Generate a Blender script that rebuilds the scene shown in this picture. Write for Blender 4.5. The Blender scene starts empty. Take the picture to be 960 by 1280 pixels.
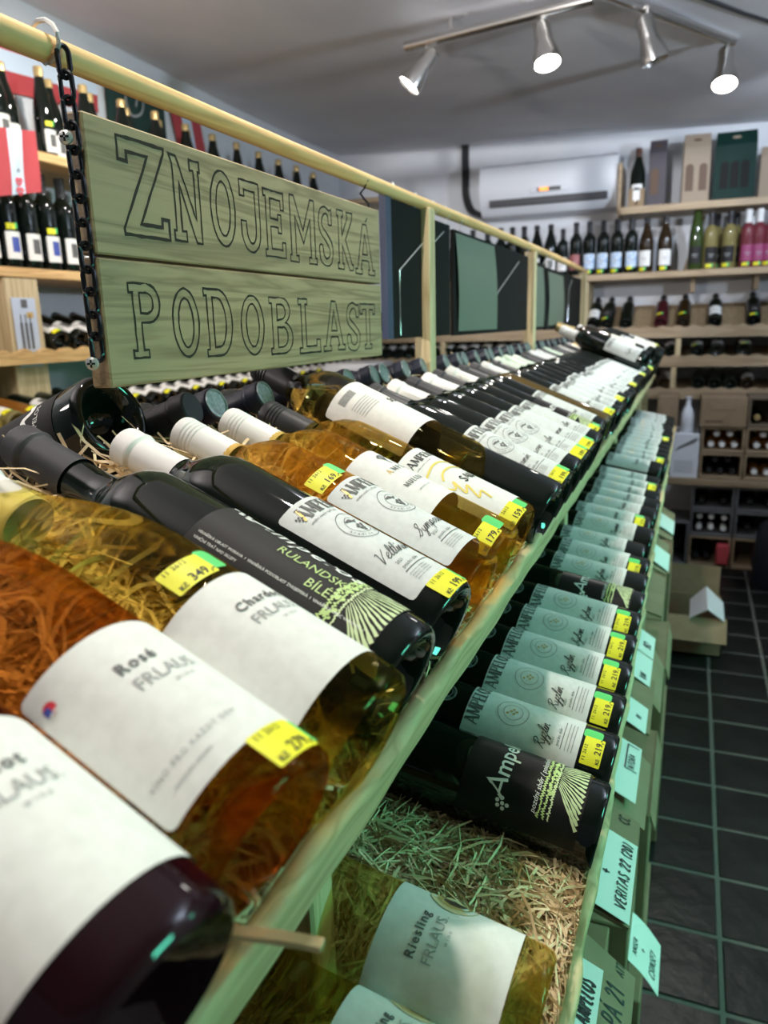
import bpy, bmesh, math, random
from math import sin, cos, pi, radians as R
from mathutils import Matrix, Vector
random.seed(7)
C = bpy.context.scene.collection
S = bpy.context.scene
H = 1.33                      # eye height: z below is written relative to it, P() lifts it

# ---------------------------------------------------------------- camera, world, lamps, exposure
cam = bpy.data.cameras.new('camera')
cam.sensor_fit = 'VERTICAL'; cam.sensor_height = 36.0; cam.lens = 36.0 * 940 / 1280
cam.clip_start = 0.02
cam.dof.use_dof = True; cam.dof.focus_distance = 0.60; cam.dof.aperture_fstop = 8.0
co = bpy.data.objects.new('camera', cam); C.objects.link(co); S.camera = co
MW = Matrix(((0.92820906, 0.37109346, -0.02678777), (-0.06491023, 0.23241163, 0.97044912), (0.36635312, -0.89904086, 0.23981434)))
co.matrix_world = Matrix.Translation((0, 0, H)) @ MW.transposed().to_4x4()
w = bpy.data.worlds.new('world'); S.world = w; w.use_nodes = True
w.node_tree.nodes['Background'].inputs[0].default_value = (0.75, 0.85, 1, 1)
w.node_tree.nodes['Background'].inputs[1].default_value = 0.05
S.view_settings.view_transform = 'Standard'; S.view_settings.look = 'None'
S.view_settings.exposure = 1.0; S.view_settings.gamma = 1.0
S.cycles.use_denoising = True
S.cycles.max_bounces = 12; S.cycles.transmission_bounces = 10; S.cycles.transparent_max_bounces = 12
S.cycles.diffuse_bounces = 4; S.cycles.glossy_bounces = 4
S.cycles.sample_clamp_indirect = 6.0; S.cycles.blur_glossy = 0.5


def spot(name, loc, target, power, color=(1, 0.93, 0.84), size=120, rad=0.03, blend=0.6):
    l = bpy.data.lights.new(name, 'SPOT'); l.energy = power; l.color = color
    l.spot_size = R(size); l.spot_blend = blend; l.shadow_soft_size = rad
    o = bpy.data.objects.new(name, l); C.objects.link(o)
    o.location = (loc[0], loc[1], loc[2] + H)
    d = Vector(target) - Vector(loc); o.rotation_euler = d.to_track_quat('-Z', 'Y').to_euler()
    return o


# the shop's other ceiling spots, above and behind the camera, a fill beam added for the wooden sign, and its green lit sign across the aisle
spot('unseen_ceiling_spot', (-0.34, 0.75, 0.98), (-0.24, 0.75, -0.3), 20, size=140)
spot('unseen_ceiling_spot', (-0.34, 0.05, 0.98), (-0.20, 0.25, -0.3), 9, size=140)
spot('unseen_ceiling_spot', (-0.36, 1.80, 0.98), (-0.30, 1.80, -0.3), 8, size=140)
spot('unseen_ceiling_spot', (-1.35, 2.1, 0.98), (-2.1, 2.2, 0.0), 15, size=130)
spot('unseen_ceiling_spot', (0.35, 3.6, 0.90), (0.1, 4.9, 0.1), 18, color=(0.74, 0.85, 1), size=100)
spot('unseen_ceiling_spot', (-0.50, 1.75, 1.025), (-0.85, 4.9, 0.70), 80, color=(0.95, 0.96, 1), size=48)
spot('unseen_ceiling_spot', (1.05, 0.95, 0.90), (-0.42, 0.80, 0.07), 9, color=(1, 0.80, 0.55), size=21, blend=0.9)  # narrow warm beam added to brighten the wooden sign alone
# unseen fill lamps added on both sides, aimed up to brighten the ceiling
spot('ceiling_fill', (1.85, 2.2, 0.45), (1.2, 2.4, 1.1), 70, color=(0.72, 0.84, 1), size=150, rad=.08)
spot('ceiling_fill', (-1.5, 0.1, 0.45), (-1.2, 0.8, 1.1), 42, color=(1, 0.90, 0.84), size=165, rad=.08)
for gy in (0.75, 2.15):
    al = bpy.data.lights.new('green_sign_lamp', 'AREA'); al.energy = 3.7; al.color = (0.12, 0.86, 0.56)
    al.shape = 'RECTANGLE'; al.size = 0.55; al.size_y = 0.30; al.spread = R(105)
    ao = bpy.data.objects.new('green_sign_lamp', al); C.objects.link(ao)
    ao.location = (1.55, gy, H + 0.05)
    ao.rotation_euler = (Vector((-0.05, gy - .05, -0.75)) - Vector((1.55, gy, 0.05))).to_track_quat('-Z', 'Y').to_euler()


# ---------------------------------------------------------------- materials
MATS = {}


def mat(name, col, rough=0.5, metal=0.0, spec=0.5, trans=0.0, ior=1.45, emit=None, noise=None, bump=None, coat=0.0):
    if name in MATS: return MATS[name]
    m = bpy.data.materials.new(name); m.use_nodes = True; MATS[name] = m
    n = m.node_tree.nodes; l = m.node_tree.links; b = n['Principled BSDF']
    b.inputs['Base Color'].default_value = (*col, 1); b.inputs['Roughness'].default_value = rough
    b.inputs['Metallic'].default_value = metal; b.inputs['Specular IOR Level'].default_value = spec
    b.inputs['Transmission Weight'].default_value = trans; b.inputs['IOR'].default_value = ior
    b.inputs['Coat Weight'].default_value = coat
    if emit:
        b.inputs['Emission Color'].default_value = (*emit[:3], 1); b.inputs['Emission Strength'].default_value = emit[3]
    if noise or bump:
        tc = n.new('ShaderNodeTexCoord')
    if noise:                                   # (scale, second colour)
        t = n.new('ShaderNodeTexNoise'); t.inputs['Scale'].default_value = noise[0]; t.inputs['Detail'].default_value = 5
        l.new(tc.outputs['Object'], t.inputs['Vector'])
        r = n.new('ShaderNodeValToRGB'); r.color_ramp.elements[0].position = 0.35; r.color_ramp.elements[1].position = 0.68
        r.color_ramp.elements[0].color = (*col, 1); r.color_ramp.elements[1].color = (*noise[1], 1)
        l.new(t.outputs['Fac'], r.inputs[0]); l.new(r.outputs[0], b.inputs['Base Color'])
    if bump:                                    # (scale, strength, distance)
        t = n.new('ShaderNodeTexNoise'); t.inputs['Scale'].default_value = bump[0]; t.inputs['Detail'].default_value = 4
        l.new(tc.outputs['Object'], t.inputs['Vector'])
        bp = n.new('ShaderNodeBump'); bp.inputs['Strength'].default_value = bump[1]; bp.inputs['Distance'].default_value = bump[2]
        l.new(t.outputs['Fac'], bp.inputs['Height']); l.new(bp.outputs[0], b.inputs['Normal'])
    return m


def wood(name, c1, c2, grain=(1, 0.06, 1), scale=60, rough=0.55, knots=None):
    if name in MATS: return MATS[name]
    m = bpy.data.materials.new(name); m.use_nodes = True; MATS[name] = m
    n = m.node_tree.nodes; l = m.node_tree.links; b = n['Principled BSDF']
    tc = n.new('ShaderNodeTexCoord'); mp = n.new('ShaderNodeMapping'); mp.inputs['Scale'].default_value = grain
    l.new(tc.outputs['Object'], mp.inputs['Vector'])
    def nz_(sc, det, dist):
        q = n.new('ShaderNodeTexNoise'); q.inputs['Scale'].default_value = sc; q.inputs['Detail'].default_value = det
        q.inputs['Distortion'].default_value = dist; l.new(mp.outputs[0], q.inputs['Vector']); return q
    nz = nz_(scale * 2.2, 6, 0.2); big = nz_(scale * 0.35, 3, 1.2)
    wv = n.new('ShaderNodeMath'); wv.operation = 'MULTIPLY'; wv.inputs[1].default_value = 9; l.new(big.outputs['Fac'], wv.inputs[0])
    fr = n.new('ShaderNodeMath'); fr.operation = 'PINGPONG'; fr.inputs[1].default_value = 1; l.new(wv.outputs[0], fr.inputs[0])
    mx = n.new('ShaderNodeMix'); mx.inputs[0].default_value = 0.45; l.new(fr.outputs[0], mx.inputs[2]); l.new(nz.outputs['Fac'], mx.inputs[3])
    r = n.new('ShaderNodeValToRGB'); r.color_ramp.elements[0].position = 0.12; r.color_ramp.elements[1].position = 0.62
    r.color_ramp.elements[0].color = (*c1, 1); r.color_ramp.elements[1].color = (*c2, 1)
    l.new(mx.outputs[0], r.inputs[0]); l.new(r.outputs[0], b.inputs['Base Color'])
    bp = n.new('ShaderNodeBump'); bp.inputs['Strength'].default_value = 0.25; bp.inputs['Distance'].default_value = 0.0008
    l.new(nz.outputs['Fac'], bp.inputs['Height']); l.new(bp.outputs[0], b.inputs['Normal'])
    b.inputs['Roughness'].default_value = rough
    return m


def wine(name, col, share=0.55):
    m = bpy.data.materials.new(name); m.use_nodes = True; MATS[name] = m
    n = m.node_tree.nodes; l = m.node_tree.links; n.remove(n['Principled BSDF'])
    g = n.new('ShaderNodeBsdfGlass'); g.inputs['IOR'].default_value = 1.36; g.inputs['Roughness'].default_value = 0; g.inputs[0].default_value = (*col, 1)
    t = n.new('ShaderNodeBsdfTransparent'); t.inputs[0].default_value = (*col, 1)
    mx = n.new('ShaderNodeMixShader'); mx.inputs[0].default_value = share
    l.new(g.outputs[0], mx.inputs[1]); l.new(t.outputs[0], mx.inputs[2]); l.new(mx.outputs[0], n['Material Output'].inputs[0])
    return m


def thin_glass(name, tint):
    if name in MATS: return MATS[name]
    m = bpy.data.materials.new(name); m.use_nodes = True; MATS[name] = m
    n = m.node_tree.nodes; l = m.node_tree.links; n.remove(n['Principled BSDF'])
    f = n.new('ShaderNodeFresnel'); f.inputs[0].default_value = 1.6
    t = n.new('ShaderNodeBsdfTransparent'); t.inputs[0].default_value = (*tint, 1)
    g = n.new('ShaderNodeBsdfGlossy'); g.inputs['Roughness'].default_value = 0.03
    mx = n.new('ShaderNodeMixShader'); l.new(f.outputs[0], mx.inputs[0]); l.new(t.outputs[0], mx.inputs[1]); l.new(g.outputs[0], mx.inputs[2])
    l.new(mx.outputs[0], n['Material Output'].inputs[0])
    return m


dark_glass = mat('dark_green_glass', (0.004, 0.007, 0.005), 0.04, spec=0.6)
brown_glass = mat('dark_brown_glass', (0.022, 0.012, 0.004), 0.05, spec=0.6)
green_glass = mat('olive_glass', (0.03, 0.05, 0.012), 0.05, spec=0.6)
amber_glass = mat('amber_glass', (0.22, 0.085, 0.015), 0.15)
pink_wine = mat('pink_wine_glass', (0.15, 0.03, 0.04), 0.08)
pale_wine = mat('pale_wine_glass', (0.19, 0.16, 0.06), 0.08)
yellow_wine = mat('yellow_wine_glass', (0.42, 0.34, 0.08), 0.08)
red_wine = mat('red_wine', (0.014, 0.002, 0.004), 0.04, spec=0.6)
W_ROSE = wine('rose_wine', (0.87, 0.56, 0.27))
W_CHARD = wine('golden_wine', (1.0, 0.90, 0.45))
W_AMBER = wine('amber_wine', (0.96, 0.78, 0.43))
W_OLIVE = wine('olive_gold_wine', (0.96, 0.82, 0.44))
W_PALE = wine('pale_gold_wine', (0.99, 0.89, 0.58))
CLEAR = thin_glass('clear_glass', (0.93, 0.95, 0.91))
paper = mat('label_paper', (0.80, 0.79, 0.76), 0.6, noise=(160, (0.74, 0.73, 0.70)))
paper_grey = mat('grey_label_paper', (0.70, 0.71, 0.70), 0.6, noise=(160, (0.63, 0.64, 0.63)))
paper_cream = mat('cream_label_paper', (0.80, 0.75, 0.62), 0.6)
paper_dark = mat('charcoal_label_paper', (0.022, 0.021, 0.021), 0.6, spec=0.25)
paper_blue = mat('blue_label_paper', (0.25, 0.42, 0.66), 0.5, noise=(60, (0.75, 0.8, 0.85)))
paper_wine = mat('maroon_label_paper', (0.35, 0.12, 0.12), 0.5)
paper_pink = mat('magenta_label_paper', (0.30, 0.05, 0.14), 0.5)
sheet = mat('white_sheet', (0.82, 0.83, 0.80), 0.55)
ink = mat('black_ink', (0.02, 0.02, 0.02), 0.6)
ink_grey = mat('grey_ink', (0.33, 0.33, 0.33), 0.6)
ink_mid = mat('dark_grey_ink', (0.11, 0.11, 0.11), 0.6)
ink_white = mat('white_ink', (0.85, 0.85, 0.82), 0.5)
ink_lime = mat('lime_ink', (0.52, 0.68, 0.25), 0.5)
ink_pale = mat('pale_green_ink', (0.62, 0.72, 0.40), 0.5)
ink_gold = mat('gold_ink', (0.55, 0.38, 0.10), 0.35, metal=0.4)
ink_yellow = mat('yellow_ink', (0.78, 0.60, 0.10), 0.5)
ink_red = mat('red_ink', (0.7, 0.04, 0.06), 0.5)
ink_blue = mat('blue_ink', (0.05, 0.08, 0.35), 0.5)
ink_brown = mat('brown_print', (0.10, 0.055, 0.03), 0.6)
ink_tan = mat('ochre_print', (0.55, 0.36, 0.12), 0.6)
ink_sand = mat('sand_print', (0.72, 0.58, 0.34), 0.6)
yellow = mat('yellow_sticker', (0.86, 0.80, 0.02), 0.5)
lime = mat('lime_sticker', (0.10, 0.62, 0.16), 0.5)
foil_black = mat('black_capsule', (0.018, 0.018, 0.02), 0.45, spec=0.4)
foil_grey = mat('charcoal_capsule', (0.045, 0.045, 0.05), 0.42, spec=0.4)
foil_white = mat('white_capsule', (0.78, 0.77, 0.75), 0.38)
foil_mint = mat('pale_mint_capsule', (0.62, 0.72, 0.58), 0.4)
foil_navy = mat('navy_capsule', (0.012, 0.016, 0.032), 0.4)
foil_gold = mat('gold_capsule', (0.55, 0.40, 0.18), 0.35, metal=0.5)
foil_top = mat('silver_green_cap_end', (0.27, 0.30, 0.30), 0.35, metal=0.3, noise=(300, (0.14, 0.19, 0.18)))
pine_sign = wood('green_tinted_pine', (0.20, 0.14, 0.068), (0.37, 0.27, 0.150), (1, 0.05, 1), 110, 0.6)
pine = wood('warm_pine', (0.50, 0.28, 0.10), (0.74, 0.47, 0.20), (1, 0.05, 1), 90)
pine_up = wood('upright_pine', (0.40, 0.30, 0.15), (0.60, 0.48, 0.28), (1, 1, 0.05), 90)
pine_x = wood('shelf_pine', (0.27, 0.185, 0.10), (0.42, 0.31, 0.19), (0.05, 1, 1), 60)
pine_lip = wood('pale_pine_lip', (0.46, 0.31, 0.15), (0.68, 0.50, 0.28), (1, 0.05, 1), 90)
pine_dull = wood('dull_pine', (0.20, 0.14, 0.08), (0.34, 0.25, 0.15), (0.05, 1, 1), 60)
burnt = mat('burnt_line', (0.022, 0.016, 0.010), 0.8)
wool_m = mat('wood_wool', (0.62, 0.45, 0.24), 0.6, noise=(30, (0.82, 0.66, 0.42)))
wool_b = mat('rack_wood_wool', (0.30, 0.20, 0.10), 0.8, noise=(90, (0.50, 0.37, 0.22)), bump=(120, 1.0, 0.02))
carton_m = mat('carton_board', (0.25, 0.175, 0.10), 0.8, noise=(14, (0.31, 0.22, 0.135)))
carton_d = mat('dark_carton_board', (0.16, 0.12, 0.08), 0.8)
plaster = mat('white_plaster', (0.70, 0.71, 0.73), 0.8, noise=(3, (0.64, 0.66, 0.69)), bump=(14, 0.3, 0.02))
ceil_m = mat('ceiling_plaster', (0.74, 0.74, 0.76), 0.9, noise=(1.6, (0.62, 0.62, 0.66)), bump=(3, 0.12, 0.05))
tile_m = mat('black_floor_tile', (0.007, 0.008, 0.008), 0.34, spec=0.3, noise=(6, (0.014, 0.015, 0.015)), bump=(22, 0.25, 0.01))
grout = mat('floor_grout', (0.11, 0.11, 0.10), 0.85)
chrome = mat('brushed_steel', (0.62, 0.60, 0.57), 0.22, metal=1)
black_metal = mat('black_chain_metal', (0.03, 0.03, 0.035), 0.3, metal=0.8)
zinc = mat('zinc_screw', (0.75, 0.77, 0.76), 0.3, metal=0.7)
black_board = mat('black_board', (0.008, 0.0085, 0.008), 0.8, spec=0.15)
blue_edge = mat('navy_board_edge', (0.035, 0.05, 0.10), 0.5)
green_sheet = mat('sage_paper', (0.13, 0.155, 0.115), 0.6)
red_cloth = mat('red_cloth', (0.48, 0.06, 0.07), 0.8)
white_cloth = mat('white_cloth', (0.62, 0.72, 0.84), 0.8)
green_cloth = mat('dark_green_cloth', (0.012, 0.04, 0.032), 0.7)
plastic_w = mat('white_plastic', (0.74, 0.76, 0.80), 0.4)
vent_m = mat('dark_vent', (0.06, 0.06, 0.07), 0.5)
rubber = mat('black_conduit', (0.02, 0.02, 0.022), 0.5)
lamp_e = mat('lit_lamp_glass', (1, 1, 1), 0.3, emit=(1, 0.97, 0.92, 14))
led_o = mat('orange_display', (0.9, 0.2, 0.02), 0.4, emit=(1, 0.25, 0.03, 1.2))
box_tan = mat('tan_gift_box', (0.29, 0.225, 0.16), 0.7)
box_plum = mat('plum_gift_box', (0.062, 0.052, 0.062), 0.6)
box_green = mat('dark_green_gift_box', (0.003, 0.022, 0.017), 0.6, spec=0.2)
crate_grey = mat('grey_plastic_crate', (0.12, 0.12, 0.12), 0.6)
dark_in = mat('dark_interior', (0.01, 0.01, 0.01), 0.9)
bag_m = mat('dark_blue_bag', (0.014, 0.018, 0.028), 0.5)


# ---------------------------------------------------------------- builders
def P(x, y, z): return Vector((x, y, z + H))


class MB:
    def __init__(s): s.v = []; s.f = []; s.mi = []

    def add(s, vs, fs, mi=0):
        o = len(s.v); s.v += [tuple(v) for v in vs]
        for f in fs: s.f.append(tuple(i + o for i in f)); s.mi.append(mi)
        return s

    def box(s, lo, hi, M=None, mi=0, bev=0.0):
        x0, y0, z0 = lo; x1, y1, z1 = hi
        if bev:
            b = min(bev, (x1 - x0) * .45, (y1 - y0) * .45, (z1 - z0) * .45); vs = []
            bm = bmesh.new(); bmesh.ops.create_cube(bm, size=1)
            for v in bm.verts: v.co = Vector(((x0 + x1) / 2 + v.co.x * (x1 - x0), (y0 + y1) / 2 + v.co.y * (y1 - y0), (z0 + z1) / 2 + v.co.z * (z1 - z0)))
            bmesh.ops.bevel(bm, geom=bm.edges[:], offset=b, segments=1, affect='EDGES')
            bm.verts.index_update(); vs = [v.co.copy() for v in bm.verts]; fs = [[v.index for v in f.verts] for f in bm.faces]; bm.free()
        else:
            vs = [Vector(p) for p in ((x0, y0, z0), (x1, y0, z0), (x1, y1, z0), (x0, y1, z0), (x0, y0, z1), (x1, y0, z1), (x1, y1, z1), (x0, y1, z1))]
            fs = [(0, 3, 2, 1), (4, 5, 6, 7), (0, 1, 5, 4), (1, 2, 6, 5), (2, 3, 7, 6), (3, 0, 4, 7)]
        if M is not None: vs = [M @ v for v in vs]
        return s.add(vs, fs, mi)

    def lathe(s, prof, n=32, M=None, mi=0):
        vs = []; fs = []; rings = []
        for r, z in prof:
            if r < 1e-6: rings.append([len(vs)]); vs.append(Vector((0, 0, z)))
            else:
                rings.append(list(range(len(vs), len(vs) + n)))
                vs += [Vector((r * cos(2 * pi * k / n), r * sin(2 * pi * k / n), z)) for k in range(n)]
        for a, b in zip(rings, rings[1:]):
            for k in range(n):
                k2 = (k + 1) % n
                if len(a) == 1 and len(b) == 1: continue
                if len(a) == 1: fs.append((a[0], b[k2], b[k]))
                elif len(b) == 1: fs.append((a[k], a[k2], b[0]))
                else: fs.append((a[k], a[k2], b[k2], b[k]))
        if M is not None: vs = [M @ v for v in vs]
        return s.add(vs, fs, mi)

    def tube(s, path, r, n=8, caps=True, closed=False, mi=0):
        path = [Vector(p) for p in path]; vs = []; fs = []; m = len(path)
        up = Vector((0.13, 0.27, 0.95)).normalized()
        for i, p in enumerate(path):
            a = path[i - 1] if (i > 0 or closed) else p
            b = path[(i + 1) % m] if (i < m - 1 or closed) else p
            d = (b - a).normalized(); u = d.cross(up)
            if u.length < .05: u = d.cross(Vector((1, 0, 0)))
            u.normalize(); v2 = d.cross(u); rr = r[i] if isinstance(r, (list, tuple)) else r
            vs += [p + rr * (cos(2 * pi * k / n) * u + sin(2 * pi * k / n) * v2) for k in range(n)]
        for i in range(m if closed else m - 1):
            j = (i + 1) % m
            for k in range(n):
                fs.append((i * n + k, i * n + (k + 1) % n, j * n + (k + 1) % n, j * n + k))
        if caps and not closed: fs += [tuple(range(n))[::-1], tuple(range((m - 1) * n, m * n))]
        return s.add(vs, fs, mi)

    def mesh(s, name, mats, smooth=True, angle=38):
        me = bpy.data.meshes.new(name); me.from_pydata(s.v, [], s.f); me.validate()
        for m in (mats if isinstance(mats, (list, tuple)) else [mats]): me.materials.append(m)
        if len(set(s.mi)) > 1 and len(me.polygons) == len(s.mi): me.polygons.foreach_set('material_index', s.mi)
        if smooth:
            me.polygons.foreach_set('use_smooth', [True] * len(me.polygons)); me.set_sharp_from_angle(angle=R(angle))
        me.update(); return me

    def build(s, name, mats, parent=None, smooth=True, angle=38):
        return link(name, s.mesh(name, mats, smooth, angle), parent)


def link(name, me, parent=None, local=False):
    o = bpy.data.objects.new(name, me); C.objects.link(o)
    if parent is not None:
        o.parent = parent
        if not local and parent.type == 'EMPTY': o.matrix_parent_inverse = parent.matrix_basis.inverted()
    return o


def tag(o, label=None, cat=None, group=None, kind=None):
    for k, v in (('label', label), ('category', cat), ('group', group), ('kind', kind)):
        if v: o[k] = v
    return o


def thing(name, label, cat, loc=(0, 0, 0), group=None):
    o = bpy.data.objects.new(name, None); o.empty_display_size = .05; C.objects.link(o)
    o.matrix_basis = Matrix.Translation(loc)
    return tag(o, label, cat, group)


def struct(o): return tag(o, kind='structure')


ORD = 'zeroth first second third fourth fifth sixth seventh eighth ninth tenth eleventh twelfth thirteenth fourteenth fifteenth sixteenth seventeenth eighteenth nineteenth twentieth'.split()


def nth(i):
    if i <= 20: return ORD[i]
    t = {2: 'twenty', 3: 'thirty', 4: 'forty'}[i // 10]
    return t + ('-' + ORD[i % 10] if i % 10 else '') if i % 10 else {2: 'twentieth', 3: 'thirtieth', 4: 'fortieth'}[i // 10]


# ---------------------------------------------------------------- lettering and print
FC = {}


def glyphs(s, h, shear=0.0, bold=0.0, space=1.0):
    k = (s, shear, bold, space)
    if k not in FC:
        cu = bpy.data.curves.new('t', 'FONT'); cu.body = s; cu.size = 1; cu.shear = shear; cu.offset = bold
        cu.space_character = space; cu.resolution_u = 2; cu.fill_mode = 'FRONT'
        o = bpy.data.objects.new('t', cu); me = bpy.data.meshes.new_from_object(o)
        vs = [(v.co.x, v.co.y) for v in me.vertices]; fs = [tuple(p.vertices) for p in me.polygons]
        bpy.data.objects.remove(o); bpy.data.curves.remove(cu); bpy.data.meshes.remove(me)
        FC[k] = (vs, fs, max((v[0] for v in vs), default=0))
    vs, fs, wd = FC[k]; q = h / 0.72
    return [(x * q, y * q) for x, y in vs], fs, wd * q


def smooth_line(pts, n=4):
    out = []
    for i in range(len(pts) - 1):
        p0 = pts[max(i - 1, 0)]; p1 = pts[i]; p2 = pts[i + 1]; p3 = pts[min(i + 2, len(pts) - 1)]
        for k in range(n):
            t = k / n
            out.append(tuple(.5 * (2 * b + (c - a) * t + (2 * a - 5 * b + 4 * c - d) * t * t + (3 * b - a - 3 * c + d) * t ** 3) for a, b, c, d in zip(p0, p1, p2, p3)))
    return out + [tuple(pts[-1])]


# joined handwriting, x-height 1, one pen line per letter (plus marks), with its advance
CUR = {
 'V': (1.5, [[(0, 1.8), (.25, 2.0), (.4, 1.6), (.55, 0), (.9, 1.0), (1.5, 2.0)]]),
 'e': (.8, [[(-.1, .3), (.35, .55), (.6, .85), (.4, 1.05), (.1, .6), (.25, .05), (.8, .25)]]),
 'l': (.55, [[(-.1, .2), (.3, 1.0), (.5, 1.9), (.3, 2.1), (.15, 1.2), (.2, .1), (.55, .2)]]),
 't': (.6, [[(0, .2), (.35, 1.8), (.25, .4), (.3, 0), (.6, .2)], [(0, 1.25), (.65, 1.35)]]),
 'i': (.45, [[(-.05, .2), (.2, 1.0), (.15, .2), (.25, 0), (.45, .2)], [(.3, 1.45), (.34, 1.52)]]),
 'í': (.45, [[(-.05, .2), (.2, 1.0), (.15, .2), (.25, 0), (.45, .2)], [(.25, 1.4), (.5, 1.8)]]),
 'n': (.95, [[(0, .2), (.15, 1.0), (.1, 0), (.3, .8), (.55, 1.0), (.6, .3), (.7, 0), (.95, .2)]]),
 'm': (1.35, [[(0, .2), (.15, 1.0), (.1, 0), (.3, .85), (.5, .95), (.5, 0), (.7, .85), (.95, .95), (1.0, .2), (1.1, 0), (1.35, .2)]]),
 's': (.7, [[(-.1, .2), (.4, 1.1), (.3, .8), (.6, .35), (.35, 0), (.1, .1), (.7, .2)]]),
 'k': (.85, [[(-.1, .2), (.3, 1.2), (.45, 2.0), (.25, 1.9), (.1, 0), (.3, .7), (.6, .9), (.3, .5), (.6, .05), (.85, .2)]]),
 'é': (.8, [[(-.1, .3), (.35, .55), (.6, .85), (.4, 1.05), (.1, .6), (.25, .05), (.8, .25)], [(.45, 1.35), (.75, 1.75)]]),
 'R': (1.4, [[(.1, 0), (.4, 1.0), (.5, 1.9)], [(0, 1.5), (.4, 2.05), (1.0, 2.0), (1.1, 1.5), (.5, 1.05), (.9, .4), (1.1, 0), (1.4, .2)]]),
 'y': (.85, [[(0, .9), (.1, .2), (.35, .1), (.65, 1.0), (.5, 0), (.3, -.9), (.05, -.8), (.4, -.1), (.85, .2)]]),
 'ý': (.85, [[(0, .9), (.1, .2), (.35, .1), (.65, 1.0), (.5, 0), (.3, -.9), (.05, -.8), (.4, -.1), (.85, .2)], [(.5, 1.35), (.75, 1.75)]]),
 'z': (.75, [[(0, .8), (.5, .95), (.1, .1), (.45, -.1), (.3, -.8), (.1, -.6), (.75, .2)]]),
 'S': (1.2, [[(-.1, .1), (.4, .6), (1.0, 1.9), (.7, 2.1), (.45, 1.7), (.85, .7), (.5, 0), (.1, .2)]]),
 'a': (.9, [[(.6, .9), (.25, 1.0), (.05, .4), (.2, 0), (.55, .6), (.62, .95), (.6, .2), (.9, .2)]]),
 'á': (.9, [[(.6, .9), (.25, 1.0), (.05, .4), (.2, 0), (.55, .6), (.62, .95), (.6, .2), (.9, .2)], [(.5, 1.35), (.8, 1.75)]]),
 'v': (.8, [[(0, .8), (.15, 1.0), (.3, 0), (.6, .9), (.8, .85)]]),
 'p': (.9, [[(0, .3), (.2, 1.0), (0, -.9), (.2, .7), (.5, 1.0), (.65, .5), (.4, 0), (.15, .2), (.9, .2)]]),
 'o': (.8, [[(.4, 1.0), (.05, .6), (.2, 0), (.55, .3), (.5, .95), (.8, .85)]]),
 'T': (1.2, [[(.5, 0), (.7, 1.0), (.8, 1.95)], [(0, 1.7), (.4, 2.0), (1.0, 1.9), (1.4, 2.1)]]),
 'r': (.6, [[(0, .2), (.15, .9), (.25, 1.1), (.5, .9), (.4, .1), (.6, .2)]]),
 'u': (.9, [[(0, .9), (.1, .1), (.4, .1), (.6, .9), (.6, .1), (.9, .2)]]),
 'g': (.85, [[(.6, .9), (.25, 1.0), (.05, .4), (.3, .05), (.62, .95), (.5, -.6), (.2, -.9), (.85, .2)]]),
}
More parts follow.
